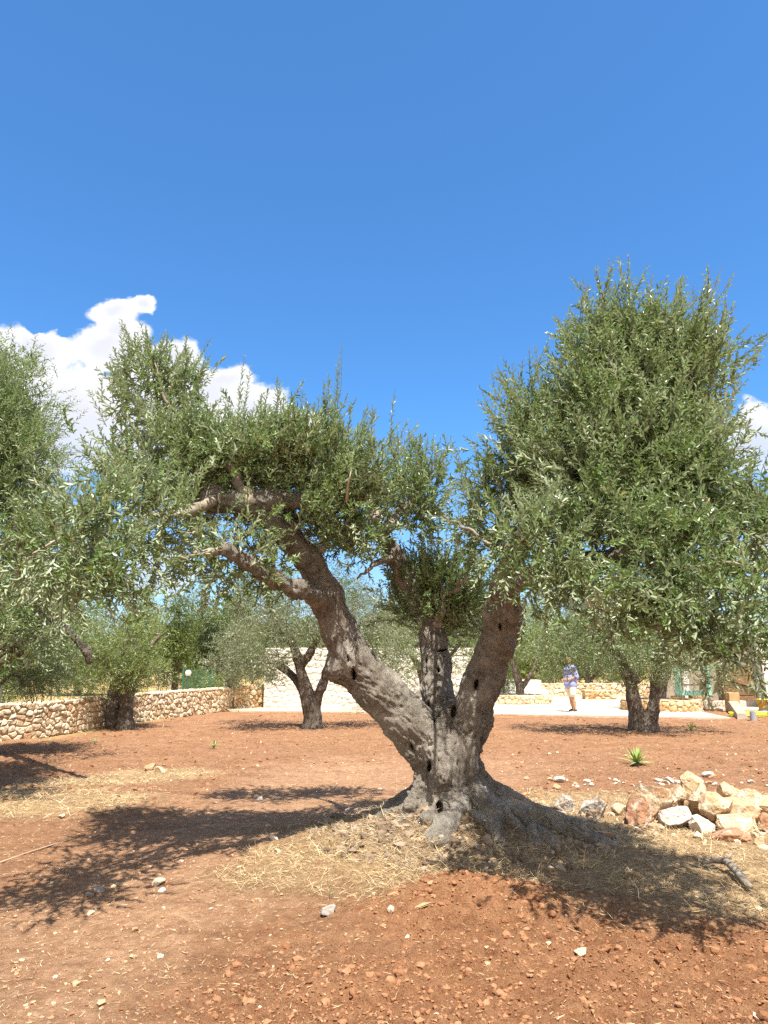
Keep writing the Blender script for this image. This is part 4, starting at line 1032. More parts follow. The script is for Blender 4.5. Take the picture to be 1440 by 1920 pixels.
# kerb and ramp end
mb = MB(); kx0 = at(1312, 1242, 25.2)[0]; kx1 = at(1430, 1242, 25.2)[0]
mb.box(((kx0 + kx1) / 2, 25.3, .16), (kx1 - kx0, .35, .3), 0, .03); mb.box(((kx0 + kx1) / 2 + .3, 24.7, .06), (kx1 - kx0, .5, .12), 0, .03)
o = mb.build('kerb', plain('pale_concrete', (.66, .58, .45), .9, .1, 6, .3)); tag(o, 'pale stone kerb step along the front of the outbuilding yard', 'kerb')
a = onground(1384, 1349); b_ = at(1368, 1320, 24.3)
mb = MB(); mb.v = [(a[0] - .02, a[1], 0), (a[0] + .3, a[1], 0), (b_[0] + .38, 24.5, 0), (b_[0], 24.5, 0), (a[0] + .0, a[1] + .03, .16), (a[0] + .27, a[1] + .03, .16), (b_[0] + .36, 24.5, .36), (b_[0] + .04, 24.5, .36)]
mb.f = [(3, 2, 1, 0), (4, 5, 6, 7), (0, 1, 5, 4), (1, 2, 6, 5), (2, 3, 7, 6), (3, 0, 4, 7)]
o = mb.build('ramp_wall', STONEB); tag(o, 'sloping grey stone edge wall at the right end of the terrace', 'wall')
# tapered white buttress at the frame edge
c = at(1437, 1300, 24.4)
mb = MB(); mb.v = [(-.22, -.3, 0), (.6, -.3, 0), (.6, .3, 0), (-.22, .3, 0), (-.34, -.25, 2.3), (.6, -.25, 2.3), (.6, .25, 2.3), (-.34, .25, 2.3)]; mb.f = [(3, 2, 1, 0), (4, 5, 6, 7), (0, 1, 5, 4), (1, 2, 6, 5), (2, 3, 7, 6), (3, 0, 4, 7)]
o = mb.build('white_buttress', PLASTER); o.location = (c[0] + .22, 24.6, .1); tag(o, 'rough white leaning buttress cut by the right photo edge', 'pillar')
# yellow bucket
c = at(1429, 1318, 23.6)
bk = empty('bucket', (c[0], 23.6, gz(c[0], 23.6)), 'yellow plastic bucket with a blue foot near the right edge', 'bucket')
mb = MB(); mb.lathe((0, 0, .12), [(.11, 0), (.16, .30), (.175, .30), (.175, .33), (.15, .33), (.145, .30), (.10, .03)], 18); mb.build('body', plain('yellow_plastic', (.80, .55, .03), .4, .03, 4, 0, .5), bk, True)
mb = MB(); mb.lathe((0, 0, 0), [(.17, 0), (.17, .06), (.12, .12), (.05, .12)], 18); mb.build('foot', plain('blue_plastic', (.03, .06, .28), .4, .03, 4, 0, .5), bk, True)
mb = MB(); t_ = np.linspace(0, math.pi, 13); mb.tube([(.17 * math.cos(q), -.02 - .05 * math.sin(q), .43 + .10 * math.sin(q)) for q in t_], .007, 6); mb.build('handle', plain('wire', (.25, .25, .25), .4), bk, True)
# yellow hose and pipe stub
r = np.random.default_rng(5)
hb = onground(1418, 1344)
mb = MB(); pts = []
for i in range(260):
    t = i / 20; wob = .12 * math.sin(t * 1.7) + .05 * math.sin(t * 4.1)
    pts.append((hb[0] + .1 + (.78 + wob) * math.cos(t * 2 * math.pi / 2.2), hb[1] + .1 + (.30 + wob * .6) * math.sin(t * 2 * math.pi / 2.2), .03 + .016 * (i / 40) + .01 * math.sin(t * 3)))
mb.tube(pts, .015, 7); o = mb.build('garden_hose', plain('yellow_hose', (.72, .66, .05), .4, .05, 5, 0, .5), None, True); tag(o, 'yellow garden hose lying in loose coils on the red soil at right', 'hose')
c = onground(1413, 1352)
mb = MB(); mb.lathe((0, 0, -.05), [(.085, 0), (.085, .28), (.07, .28), (.07, .1)], 18); o = mb.build('pipe_stub', plain('grey_pvc', (.34, .36, .40), .5, .06, 5, 0, .4), None, False); o.location = (c[0], c[1], gz(c[0], c[1])); tag(o, 'short grey plastic pipe stub standing up from the soil by the yellow hose', 'pipe')

# ------------------------------------------------------------------ left fence, lamp and gate pillar
GREEN = plain('green_metal', (.03, .13, .08), .5, .1, 5, 0, .5)
IRON = plain('dark_post', (.10, .11, .09), .6, .1, 5, 0, .4)
Df = 32.0
f0 = at(345, 1242, Df)[0]; f1 = at(398, 1242, Df)[0]
fe = empty('wire_fence', (f0, Df, 0), 'green welded wire fence panel between two posts beyond the left wall', 'fence')
for X_ in (0, f1 - f0):
    mb = MB(); mb.box((X_, 0, .68), (.06, .06, 1.36), 0, .008); mb.build('post', GREEN, fe)
mb = MB()
for i in range(1, 26): mb.box((i * (f1 - f0) / 26, 0, .68), (.008, .008, 1.26))
for i in range(8): mb.box(((f1 - f0) / 2, .008, .12 + i * .17), (f1 - f0 - .07, .008, .014))
mb.build('mesh_panel', GREEN, fe)
for i, (x, Dp, ztop) in enumerate(((300, 29.0, 1.12), (248, 27.0, 1.1), (102, 23.0, 1.1), (8, 20.5, 1.15))):
    c = at(x, 1242, Dp)
    lab = ['thin dark fence post left of the gate pillar', 'thin dark fence post just right of the knobbly olive trunk', 'thin dark fence post above the shaded part of the left wall', 'thin dark fence post at the far left edge beyond the wall'][i]
    mb = MB(); mb.tube([(0, 0, 0), (0, 0, ztop)], .028, 8); mb.lathe((0, 0, ztop), [(.032, -.01), (.032, .015), (.01, .022)], 8)
    o = mb.build('fence_post', IRON); o.location = (c[0], Dp, 0); tag(o, lab, 'fence post', 'fence posts beyond the left wall')
c = at(353, 1262, 31.5)
lp = empty('globe_lamp', (c[0], 31.5, 0), 'garden lamp with a white glass globe before the green fence panel', 'lamp')
mb = MB(); mb.tube([(0, 0, 0), (0, 0, c[2] - .12)], .025, 8); mb.lathe((0, 0, c[2] - .14), [(.06, 0), (.06, .03), (.03, .04)], 12); mb.build('pole', GREEN, lp)
mb = MB(); mb.lathe((0, 0, c[2]), [(.13 * math.sin(a) + .001, -.13 * math.cos(a)) for a in np.linspace(0, math.pi, 12)], 18); mb.build('globe', plain('white_glass', (.82, .82, .82), .25, .01, 2, 0, .5), lp, True)
c = at(320, 1262, 48)
gp = empty('gate_pillar', (c[0], 48, 0), 'old stone gate pillar topped with a ball, far beyond the left wall', 'gate pillar')
mb = MB(); mb.box((0, 0, .55), (.55, .55, 1.1), 0, .03); mb.build('shaft', STONEB, gp)
mb = MB(); mb.box((0, 0, 1.13), (1.0, .8, .10), 0, .02); mb.box((0, 0, 1.20), (.6, .6, .05), 0, .01); mb.build('cap', STONEB, gp)
mb = MB(); mb.lathe((0, 0, 1.36), [(.17 * math.sin(a) + .001, -.17 * math.cos(a)) for a in np.linspace(0, math.pi, 10)], 14); mb.build('ball', STONEB, gp, True)
o = stone_wall('stone_wall', [(c[0] - 4.5, 49), (c[0] - .3, 48.6)], .4, .8, LIME, seed=41, cell=.3, res=.08); tag(o, 'distant ruined stone wall left of the gate pillar', 'stone wall')
o = stone_wall('stone_wall', [(c[0] + .3, 48.6), (c[0] + 1.6, 48.8)], .4, .75, LIME, seed=42, cell=.3, res=.08); tag(o, 'distant stone wall stub right of the gate pillar', 'stone wall')
print('t built', time.time() - T0)

# ------------------------------------------------------------------ person
def person():
    f = onground(1073, 1335, .05); k = 1.0
    root = empty('person', (f[0], f[1], .05), 'person standing on the terrace in loose blue-violet shirt and cream shorts, turned left', 'person')
    root.rotation_euler = (0, 0, math.radians(28))     # faces -x and a little to the camera
    SK = plain('skin', (.50, .27, .17), .6, .05, 8, 0, .3); SHIRT = plain('violet_shirt', (.27, .28, .58), .85, .12, 5, .3, .15, (.36, .38, .68)); SHORT = plain('cream_shorts', (.74, .64, .52), .9, .05, 8, .3, .1)
    SHOE = plain('dark_shoe', (.05, .05, .055), .7, .1, 8); SOLE = plain('white_sole', (.75, .75, .72), .7, .03, 8); HAIR = plain('brown_hair', (.05, .032, .02), .7, .2, 30)
    # local frame: faces -X, left side of the body is -Y
    def fld(prims, kk=.03):
        def g(P):
            d = None
            for a, b, ra, rb, *sc in prims:
                Q = P
                e, _ = seg(Q, np.array(a, float), np.array(b, float), ra, rb)
                d = e if d is None else smin(d, e, kk)
            return d
        return g
    def make(name, prims, mat, h=.014, kk=.03, sq=None, par=root):
        g = fld(prims, kk)
        A = np.array([[*p[0], p[2]] for p in prims] + [[*p[1], p[3]] for p in prims]); lo = (A[:, :3] - A[:, 3:]).min(0) - .05; hi = (A[:, :3] + A[:, 3:]).max(0) + .05
        V, Q = surface_nets(g, lo, hi, h); return link(name, mesh_np(name, V, Q, 4, True), mat, par)
    hipL, hipR = (0, -.09, .90), (.02, .09, .90); knL, knR = (-.05, -.11, .48), (.06, .12, .48); anL, anR = (.03, -.11, .08), (.15, .12, .08)
    b = [(hipL, knL, .078, .052), (knL, anL, .056, .034), (hipR, knR, .078, .052), (knR, anR, .056, .034), ((.01, -.115, .32), (.02, -.112, .22), .052, .04), ((.09, .12, .32), (.11, .12, .22), .052, .04),
         (hipL, hipR, .10, .10), ((0, 0, .95), (0, 0, 1.18), .12, .12), ((0, -.08, 1.30), (0, .08, 1.30), .11, .11), ((0, -.14, 1.38), (0, .14, 1.38), .065, .065), ((0, 0, 1.40), (-.02, 0, 1.50), .055, .052),
         ((-.02, 0, 1.59), (-.02, 0, 1.65), .078, .088), ((-.05, 0, 1.545), (-.075, 0, 1.545), .05, .035), ((-.105, 0, 1.60), (-.12, 0, 1.585), .016, .017), ((-.02, -.085, 1.60), (-.01, -.088, 1.62), .018, .02), ((-.02, .085, 1.60), (-.01, .088, 1.62), .018, .02),
         ((0, -.17, 1.36), (.03, -.23, 1.09), .05, .042), ((.03, -.23, 1.09), (-.20, -.16, 1.02), .042, .03), ((0, .17, 1.36), (.03, .23, 1.09), .05, .042), ((.03, .23, 1.09), (-.19, .13, .99), .042, .03),
         ((-.21, -.15, 1.02), (-.26, -.12, 1.01), .034, .03), ((-.20, .12, .99), (-.25, .08, .98), .034, .03)]
    for (w0, s_) in (((-.26, -.12, 1.01), 1), ((-.25, .08, .98), -1)):
        for q, L_ in enumerate((.055, .065, .068, .055)):
            z = w0[2] + .03 - q * .019
            b.append(((w0[0] - .01, w0[1], z), (w0[0] - .01 - L_ * .6, w0[1] + s_ * .012, z - .004), .0105, .0095)); b.append(((w0[0] - .01 - L_ * .6, w0[1] + s_ * .012, z - .004), (w0[0] - .01 - L_ * .75, w0[1] + s_ * .04, z - .012), .0095, .008))
        b.append(((w0[0] + .02, w0[1] + s_ * .02, w0[2] + .025), (w0[0] - .02, w0[1] + s_ * .045, w0[2] + .05), .013, .010))
    make('body', b, SK, .011, .022)
    make('shorts', [(hipL, (-.045, -.112, .56), .125, .105), (hipR, (.05, .118, .56), .125, .105), ((0, -.06, .98), (0, .06, .98), .125, .125)], SHORT, .014, .04)
    make('shirt', [((0, -.07, .86), (0, .07, .86), .165, .165), ((0, -.06, 1.05), (0, .06, 1.05), .155, .155), ((0, -.09, 1.28), (0, .09, 1.28), .135, .135), ((0, -.13, 1.385), (0, .13, 1.385), .078, .078), ((0, -.17, 1.36), (.03, -.23, 1.10), .085, .088), ((0, .17, 1.36), (.03, .23, 1.10), .085, .088)], SHIRT, .014, .05)
    make('hair', [((-.005, 0, 1.66), (.015, 0, 1.62), .093, .088), ((.02, 0, 1.60), (.03, 0, 1.56), .075, .06)], HAIR, .012, .03)
    for an, n_ in ((anL, 0), (anR, 1)):
        s = make('shoe', [((an[0] + .02, an[1], .055), (an[0] - .06, an[1], .045), .045, .042), ((an[0] - .06, an[1], .045), (an[0] - .15, an[1], .035), .042, .032)], SHOE, .01, .03)
        mb = MB(); mb.box((an[0] - .06, an[1], .012), (.27, .09, .024), 0, .01); mb.build('sole', SOLE, s)
    for sy in (-1, 1):
        mb = MB(); mb.lathe((-.098, sy * .034, 1.615), [(.012 * math.sin(a) + .0005, -.010 * math.cos(a)) for a in np.linspace(0, math.pi, 7)], 8); mb.build('eye', plain('eye', (.05, .04, .035), .3), root, True)
    mb = MB(); mb.box((-.107, 0, 1.55), (.012, .05, .01), 0, .003); mb.build('mouth', plain('lips', (.42, .16, .13), .5), root)
person()

# ------------------------------------------------------------------ rocks
import bmesh
def ico(sub):
    bm = bmesh.new(); bmesh.ops.create_icosphere(bm, subdivisions=sub, radius=1); V = np.array([v.co for v in bm.verts]); Fc = np.array([[v.index for v in f.verts] for f in bm.faces]); bm.free(); return V, Fc
ICO = {k: ico(k) for k in (1, 2, 4, 5)}
def rock_mesh(name, size, seed, sub=5, cuts=17, rough=.12):
    r = np.random.default_rng(seed); V, Fc = ICO[sub]; V = V.copy()
    for i in range(cuts):
        n = unit(r.normal(0, 1, 3)); d = r.uniform(.42, .84); over = np.maximum(V @ n - d, 0); V = V - over[:, None] * n * .97
    V *= 1 / np.abs(V).max(0)
    nn = unit(V)
    V = V + nn * (rough * fbm3(V * 2.2 + seed * 3.1, 4, seed)[:, None] + .055 * fbm3(V * 8 + seed, 4, seed + 4, .65)[:, None])
    V = V * np.asarray(size)
    return mesh_np(name, V, Fc, 3, False)
R_PALE = rock_mat('limestone_pale', (0.565, 0.435, 0.282), (0.475, 0.266, 0.130), (0.678, 0.599, 0.475), .56)
R_ORANGE = rock_mat('limestone_orange', (0.542, 0.379, 0.215), (0.475, 0.226, 0.113), (0.633, 0.531, 0.390), .56)
R_GREY = rock_mat('limestone_grey', (.44, .39, .32), (.36, .22, .13), (.62, .58, .52), .60)
R_RED = rock_mat('limestone_red', (.42, .23, .13), (.32, .15, .09), (.64, .53, .41), .55)
R_WHITE = rock_mat('limestone_white', (0.655, 0.576, 0.475), (0.542, 0.362, 0.215), (0.746, 0.689, 0.610), .62)
def zp(zx, zy): return 980 + zx / 3.13, 1380 + zy / 3.13
rocks = [
 (180, 310, 320, 475, 8.00, R_GREY, 'grey-brown rock at the left end of the rock pile'),
 (310, 505, 358, 515, 7.75, R_GREY, 'rounded grey rock second from the left in the rock pile'),
 (508, 600, 372, 485, 7.95, R_PALE, 'small pale rock tucked behind the white and brown rock'),
 (580, 755, 365, 542, 7.50, R_RED, 'rock with white top and brown front face, left of the big rounded one'),
 (675, 885, 283, 470, 7.70, R_PALE, 'big rounded beige boulder in the middle of the pile'),
 (850, 965, 285, 420, 8.0, R_ORANGE, 'yellow-orange rock right behind the big rounded boulder'),
 (900, 1060, 205, 345, 8.25, R_ORANGE, 'yellow crusted rock at the very top of the pile'),
 (965, 1105, 288, 470, 7.75, R_PALE, 'upright white and yellow streaked rock below the topmost rock'),
 (1015, 1215, 340, 510, 7.55, R_ORANGE, 'triangular orange-pink rock slab leaning in the pile'),
 (800, 1010, 388, 545, 7.40, R_WHITE, 'bright white blocky rock at the front centre of the pile'),
 (950, 1125, 468, 565, 7.2, R_WHITE, 'low white rock at the front of the pile beside the red-brown one'),
 (1110, 1365, 525, 645, 6.98, R_RED, 'flat red-brown rock lowest and nearest in the pile'),
 (1145, 1400, 445, 570, 7.25, R_PALE, 'broad pale yellow slab above the flat red-brown rock'),
 (1150, 1285, 285, 420, 8.15, R_PALE, 'pale peaked rock at the back right of the pile'),
 (1220, 1435, 308, 470, 7.8, R_PALE, 'large pink-beige rock at the right of the pile'),
 (1392, 1520, 455, 575, 7.2, R_RED, 'brown rock at the right photo edge of the pile'),
 (1405, 1560, 320, 470, 7.9, R_ORANGE, 'orange rock cut by the right photo edge at the back of the pile'),
 (1080, 1200, 330, 420, 8.3, R_ORANGE, 'orange rock wedged in the middle back of the pile'),
]
for i, (a, b_, t, bt, D, mat, lab) in enumerate(rocks):
    x0, y0 = zp(a, t); x1, y1 = zp(b_, bt); c = at((x0 + x1) / 2, (y0 + y1) / 2, D); k = mpp(D, c[2])
    sx = (x1 - x0) / 2 * k * 1.06; sz = (y1 - y0) / 2 * k * 1.08
    rr = np.random.default_rng(300 + i)
    o = link('rock', rock_mesh('rock', (sx, (sx + sz) * .55, sz), 100 + i * 7), mat)
    o.location = (c[0], D, c[2]); o.rotation_euler = (rr.normal(0, .12), rr.normal(0, .15), rr.normal(0, .4)); tag(o, lab, 'rock', 'rocks heaped beside the big olive')

# small rocks hidden under the heap so that nothing hovers
core = [(1245, 1512, 8.0, .2), (1310, 1505, 7.95, .24), (1365, 1520, 7.8, .24), (1415, 1520, 7.75, .22), (1300, 1500, 8.35, .2), (1360, 1505, 8.4, .2)]
for i, (x, y, D, s_) in enumerate(core):
    c = at(x, y, D); o = link('rock', rock_mesh('rock', (s_ * 1.2, s_, .16), 500 + i, 4), R_ORANGE); o.location = (c[0], D, gz(c[0], D) + .1)
    tag(o, 'orange rock buried in the shaded core of the rock pile', 'rock', 'rocks in the core of the pile')

# loose stones one can pick out
STM = [rock_mesh('loose_stone', (1, .85, .6), 700 + i, 4, 10, .12) for i in range(6)]
S_PALE = rock_mat('stone_pale', (.60, .47, .31), (.50, .31, .17), (.68, .60, .48), .58, .003); S_WHITE = rock_mat('stone_white', (.70, .63, .53), (.58, .42, .27), (.76, .71, .63), .62, .003)
S_TAN = rock_mat('stone_tan', (.48, .27, .14), (.42, .19, .09), (.58, .43, .28), .56, .003); S_GREY = rock_mat('stone_grey', (.36, .33, .29), (.28, .22, .17), (.48, .44, .39), .6, .003)
for i, me in enumerate(STM): me.materials.append([S_PALE, S_WHITE, S_TAN, S_PALE, S_WHITE, S_GREY][i])
def stone(x, y, w, k, lab, grp, lift=.3):
    g = onground(x, y); g[2] = gz(g[0], g[1]); g = onground(x, y, g[2]); z = gz(g[0], g[1])
    s_ = w * .5 * mpp(g[1], z); o = bpy.data.objects.new('loose_stone', STM[k]); COL.objects.link(o)
    o.location = (g[0], g[1], z + s_ * lift); o.scale = (s_, s_, s_); o.rotation_euler = (0, 0, (x * 7.3 + y * 3.1) % 6.28); tag(o, lab, 'stone', grp)
for (x, y, w, k, lab) in ((514, 1577, 20, 1, 'whitish stone in the tree shadow where the limb shadow forks'), (521, 1596, 16, 0, 'pale stone just below the whitish stone in the fork of shadow'), (297, 1657, 26, 0, 'pale beige stone at the lower edge of the left tree shadow'), (303, 1672, 14, 1, 'small pale stone touching the beige stone in the shadow edge'), (166, 1680, 17, 5, 'grey stone lying at the tip of the left tree shadow'), (183, 1674, 22, 5, 'larger grey-beige stone at the tip of the left tree shadow'), (202, 1802, 11, 1, 'small bright white pebble on the bare soil low on the left'), (397, 1705, 10, 1, 'small bright white pebble below the left tree shadow'), (618, 1710, 34, 5, 'dark grey stone at the foot of the red soil heap'), (1088, 1795, 36, 0, 'flat pale yellow stone in the tilled soil at lower right'), (115, 1532, 17, 0, 'yellowish stone in the straw patch at left'), (450, 1628, 16, 0, 'pale stone below the limb shadow'), (655, 1527, 17, 1, 'whitish stone beside the left foot of the mound'), (283, 1444, 26, 2, 'orange stone in the dry strip left of centre'), (300, 1448, 24, 0, 'pale flat stone in the dry strip left of centre'), (488, 1500, 16, 5, 'grey stone at the upper rim of the main shadow'), (983, 1497, 20, 2, 'orange stone on the dry ground right of the trunk'), (170, 1715, 14, 0, 'pale pebble under the darkest tip of the left shadow'), (252, 1745, 16, 2, 'red-brown clod-like stone below the left shadow'), (737, 1677, 20, 2, 'red earthy stone on top of the soil heap'), (660, 1686, 22, 2, 'red earthy stone at the left shoulder of the soil heap'), (808, 1656, 15, 2, 'small red clod stone behind the soil heap')):
    stone(x, y, w, k, lab, 'loose stones on the soil')
r = np.random.default_rng(88)
for i in range(42):
    stone(r.uniform(985, 1440), r.uniform(1462, 1474) if r.random() < .75 else r.uniform(1455, 1485), r.uniform(6, 15) * (1.0 if r.random() < .8 else 1.6), int(r.integers(0, 5)), 'pale broken stone in the loose row of stones behind the rock pile', 'row of stones behind the rock pile')

# ------------------------------------------------------------------ scattered ground cover (stuff)
def scatter_lumps(name, X, Y, Sz, mats, label, sub=1, seed=0, cat=None, flat=.7, sink=.35, var=.34):
    r = np.random.default_rng(seed); V0, F0 = ICO[sub]; n = len(X); nv = len(V0)
    V = V0[None] * (1 + var * r.normal(0, 1, (n, nv, 1)).clip(-1.5, 1.5)) * np.stack([r.uniform(.75, 1.25, n), r.uniform(.7, 1.2, n), r.uniform(.5, .9, n) * flat / .7], 1)[:, None]
    a = r.uniform(0, 6.28, n); c, s = np.cos(a)[:, None], np.sin(a)[:, None]
    V = np.stack([V[..., 0] * c - V[..., 1] * s, V[..., 0] * s + V[..., 1] * c, V[..., 2]], -1) * Sz[:, None, None]
    Z = gzs(X, Y) + Sz * (.5 - sink)
    V = V + np.stack([X, Y, Z], 1)[:, None]
    Q = (np.arange(n)[:, None, None] * nv + F0[None]).reshape(-1, 3)
    me = mesh_np(name, V.reshape(-1, 3), Q, 3, True); me.polygons.foreach_set('use_smooth', np.zeros(len(Q), dtype=bool)); attr(me, 'rnd', 'FLOAT', 'POINT', np.repeat(r.random(n), nv))
    o = link(name, me, mats); tag(o, label, cat, kind='stuff'); return o
def lumpmat(name, stops):
    m, nt, b = newmat(name); tc = N(nt, 'ShaderNodeTexCoord').outputs['Object']
    c = RAMP(nt, M(nt, 'ADD', M(nt, 'MULTIPLY', ATTR(nt, 'rnd').outputs['Fac'], .7), M(nt, 'MULTIPLY', NOISE(nt, tc, 60, 3), .3)), stops)
    nt.links.new(c, b.inputs['Base Color']); b.inputs['Roughness'].default_value = .95; b.inputs['Specular IOR Level'].default_value = .1; bump(nt, b, NOISE(nt, tc, 120, 3), .6, .01); return m
def rand_ground(n, r, dmin=3.3, dmax=26, power=1.0, half=.62):
    Yv = dmin * (dmax / dmin) ** (r.random(n) ** power); Xv = r.uniform(-half, half, n) * Yv
    return Xv, Yv
r = np.random.default_rng(91)
X, Y = rand_ground(52000, r, 3.2, 9); t, s, p, d = zones(X, Y); k = r.random(len(X)) < (t * .95 + .05 * (1 - p)); X, Y = X[k], Y[k]
scatter_lumps('soil_clods', X, Y, r.gamma(1.3, .0030, len(X)).clip(.0025, .022), lumpmat('clod', [(.1, (.18, .078, .037)), (.5, (.31, .150, .074)), (.9, (.41, .22, .118))]), 'crumbly red soil clods over the freshly tilled foreground', 1, 1, 'soil clods')
X, Y = rand_ground(5200, r, 3.2, 7.5); t, s, p, d = zones(X, Y); k = r.random(len(X)) < t * smooth(-.15, .3, fbm2(X * 2.2, Y * 2.2, 3, 14)) * .8; X, Y = X[k], Y[k]
scatter_lumps('soil_clods', X, Y, r.gamma(2.0, .0058, len(X)).clip(.006, .028), lumpmat('clod_big', [(.1, (.17, .072, .034)), (.5, (.30, .145, .072)), (.9, (.39, .205, .11))]), 'larger broken clods heaped in the tilled red foreground', 2, 11, 'soil clods', sink=.5, var=.13)
X, Y = rand_ground(13000, r, 8.5, 24); t, s, p, d = zones(X, Y); k = (r.random(len(X)) < .55 * (1 - p) * (1 - .7 * s)) & (d < .3); X, Y = X[k], Y[k]
scatter_lumps('soil_clods', X, Y, r.gamma(1.4, .0070, len(X)).clip(.004, .036), lumpmat('clod_far', [(.1, (.16, .066, .030)), (.5, (.28, .135, .064)), (.9, (.39, .22, .12))]), 'rough red clods across the ploughed soil behind the big tree', 1, 2, 'soil clods')
X, Y = rand_ground(7200, r, 3.2, 23); t, s, p, d = zones(X, Y); k = (r.random(len(X)) < np.where(Y > 9.5, .8, .22) * (1 - .75 * t)) & (d < .3); X, Y = X[k], Y[k]
scatter_lumps('gravel', X, Y, r.gamma(1.4, .0050, len(X)).clip(.003, .028), lumpmat('gravel', [(.1, (.40, .22, .11)), (.45, (.52, .36, .22)), (.8, (.62, .49, .34)), (1, (.72, .63, .50))]), 'pale limestone gravel sprinkled over the red soil', 1, 3, 'gravel')

X, Y = rand_ground(22000, r, 3.2, 10); t, s, p, d = zones(X, Y); k = r.random(len(X)) < (.75 * p + .25) * (1 - t) * (1 - .5 * s); X, Y = X[k], Y[k]
scatter_lumps('soil_crumbs', X, Y, r.gamma(1.3, .0026, len(X)).clip(.0018, .014), lumpmat('crumb', [(.1, (.20, .09, .045)), (.5, (.38, .21, .115)), (.9, (.50, .33, .20))]), 'fine tan soil crumbs on the trodden ground', 1, 7, 'soil crumbs')
a_ = r.uniform(0, 6.28, 2600); R_ = .30 + 1.0 * r.random(2600) ** .8
X, Y = TREE[0] + .05 + R_ * np.cos(a_), TREE[1] + R_ * np.sin(a_) * .95
scatter_lumps('mound_debris', X, Y, r.gamma(1.8, .0085, len(X)).clip(.005, .05), lumpmat('humus', [(.1, (.10, .070, .046)), (.5, (.24, .175, .12)), (.9, (.38, .29, .20))]), 'grey-brown crumbled wood and earth around the root mound', 1, 8, 'mound debris', sink=.45)
a_ = r.uniform(0, 1, 420); X = 1.75 + 2.6 * a_; Y = 7.55 - .28 * a_ + r.normal(0, .38, 420)
scatter_lumps('gravel', X, Y, r.gamma(1.6, .012, len(X)).clip(.006, .06), lumpmat('chips', [(.1, (.36, .22, .12)), (.5, (.54, .40, .26)), (1, (.70, .60, .46))]), 'broken chips of limestone lying round the rock pile', 1, 9, 'gravel')
def blades(name, X, Y, L, W, mat, label, seed, lie=.25, seg_=2, cat='dry grass', zoff=.004):
    r = np.random.default_rng(seed); n = len(X); a = r.uniform(0, 6.28, n); el = np.abs(r.normal(0, lie, n)) + .03
    d = np.stack([np.cos(a) * np.cos(el), np.sin(a) * np.cos(el), np.sin(el)], 1); Z = gzs(X, Y)
    b0 = np.stack([X, Y, Z + zoff + r.random(n) * .008], 1); sd = unit(np.cross(d, np.array([0, 0, 1.0]))) ; roll = r.normal(0, .6, n)[:, None]
    nr = np.cross(sd, d); sd = sd * np.cos(roll) + nr * np.sin(roll)
    bend = r.normal(0, .22, (n, 3)) * [1, 1, .3]
    mid = b0 + d * (L * .5)[:, None]; tip = b0 + (d + bend * .8) * L[:, None]
    ez = gzs(tip[:, 0], tip[:, 1]) + .004; tip[:, 2] = np.maximum(tip[:, 2], ez)
    mid[:, 2] = np.maximum(mid[:, 2], .5 * (b0[:, 2] + tip[:, 2])) 
    w = (W * .5)[:, None]
    V = np.stack([b0 - sd * w, b0 + sd * w, mid - sd * w * .9, mid + sd * w * .9, tip - sd * w * .25, tip + sd * w * .25], 1).reshape(-1, 3)
    k = np.arange(n)[:, None] * 6; Q = np.concatenate([k + np.array([0, 1, 3, 2]), k + np.array([2, 3, 5, 4])])
    rv = r.random(n); me = mesh_np(name, V, Q); attr(me, 'rnd', 'FLOAT', 'FACE', np.concatenate([rv, rv])); o = link(name, me, mat); tag(o, label, cat, kind='stuff'); return o
m, nt, b = newmat('straw'); c = RAMP(nt, ATTR(nt, 'rnd').outputs['Fac'], [(0, (.17, .115, .065)), (.3, (.36, .25, .13)), (.7, (.58, .43, .23)), (1, (.72, .58, .35))]); nt.links.new(c, b.inputs['Base Color']); b.inputs['Roughness'].default_value = .7
STRAW = m
X, Y = rand_ground(190000, r, 3.6, 12); t, s, p, d = zones(X, Y); k = r.random(len(X)) < s * .8 * (.15 + 1.0 * smooth(-.3, .35, fbm2(X * 3.5, Y * 3.5, 4, 5))); X, Y = X[k], Y[k]
blades('dry_grass', X, Y, r.uniform(.02, .11, len(X)), r.uniform(.0014, .0032, len(X)) * np.clip(Y / 6, .8, 2), STRAW, 'dry trampled straw grass covering the mound and the ground right of it', 4, .28)
X, Y = rand_ground(26000, r, 3.2, 12); t, s, p, d = zones(X, Y); k = r.random(len(X)) < (.26 + .6 * (fbm2(X * 2, Y * 2, 3, 8) > .15)) * (1 - .55 * t) * (1 - .45 * p * (Y > 5.5)); X, Y = X[k], Y[k]
blades('straw_litter', X, Y, r.uniform(.008, .05, len(X)), r.uniform(.0013, .0032, len(X)), STRAW, 'short bits of straw and dead leaves littered over the bare soil', 5, .10, cat='straw litter')
X, Y = rand_ground(5200, r, 4.2, 9); t, s, p, d = zones(X, Y); k = r.random(len(X)) < s * .30; X, Y = X[k], Y[k]
blades('dry_grass', X, Y, r.uniform(.08, .22, len(X)), r.uniform(.0022, .004, len(X)), STRAW, 'upright wispy dry grass stalks around the mound', 6, .75)

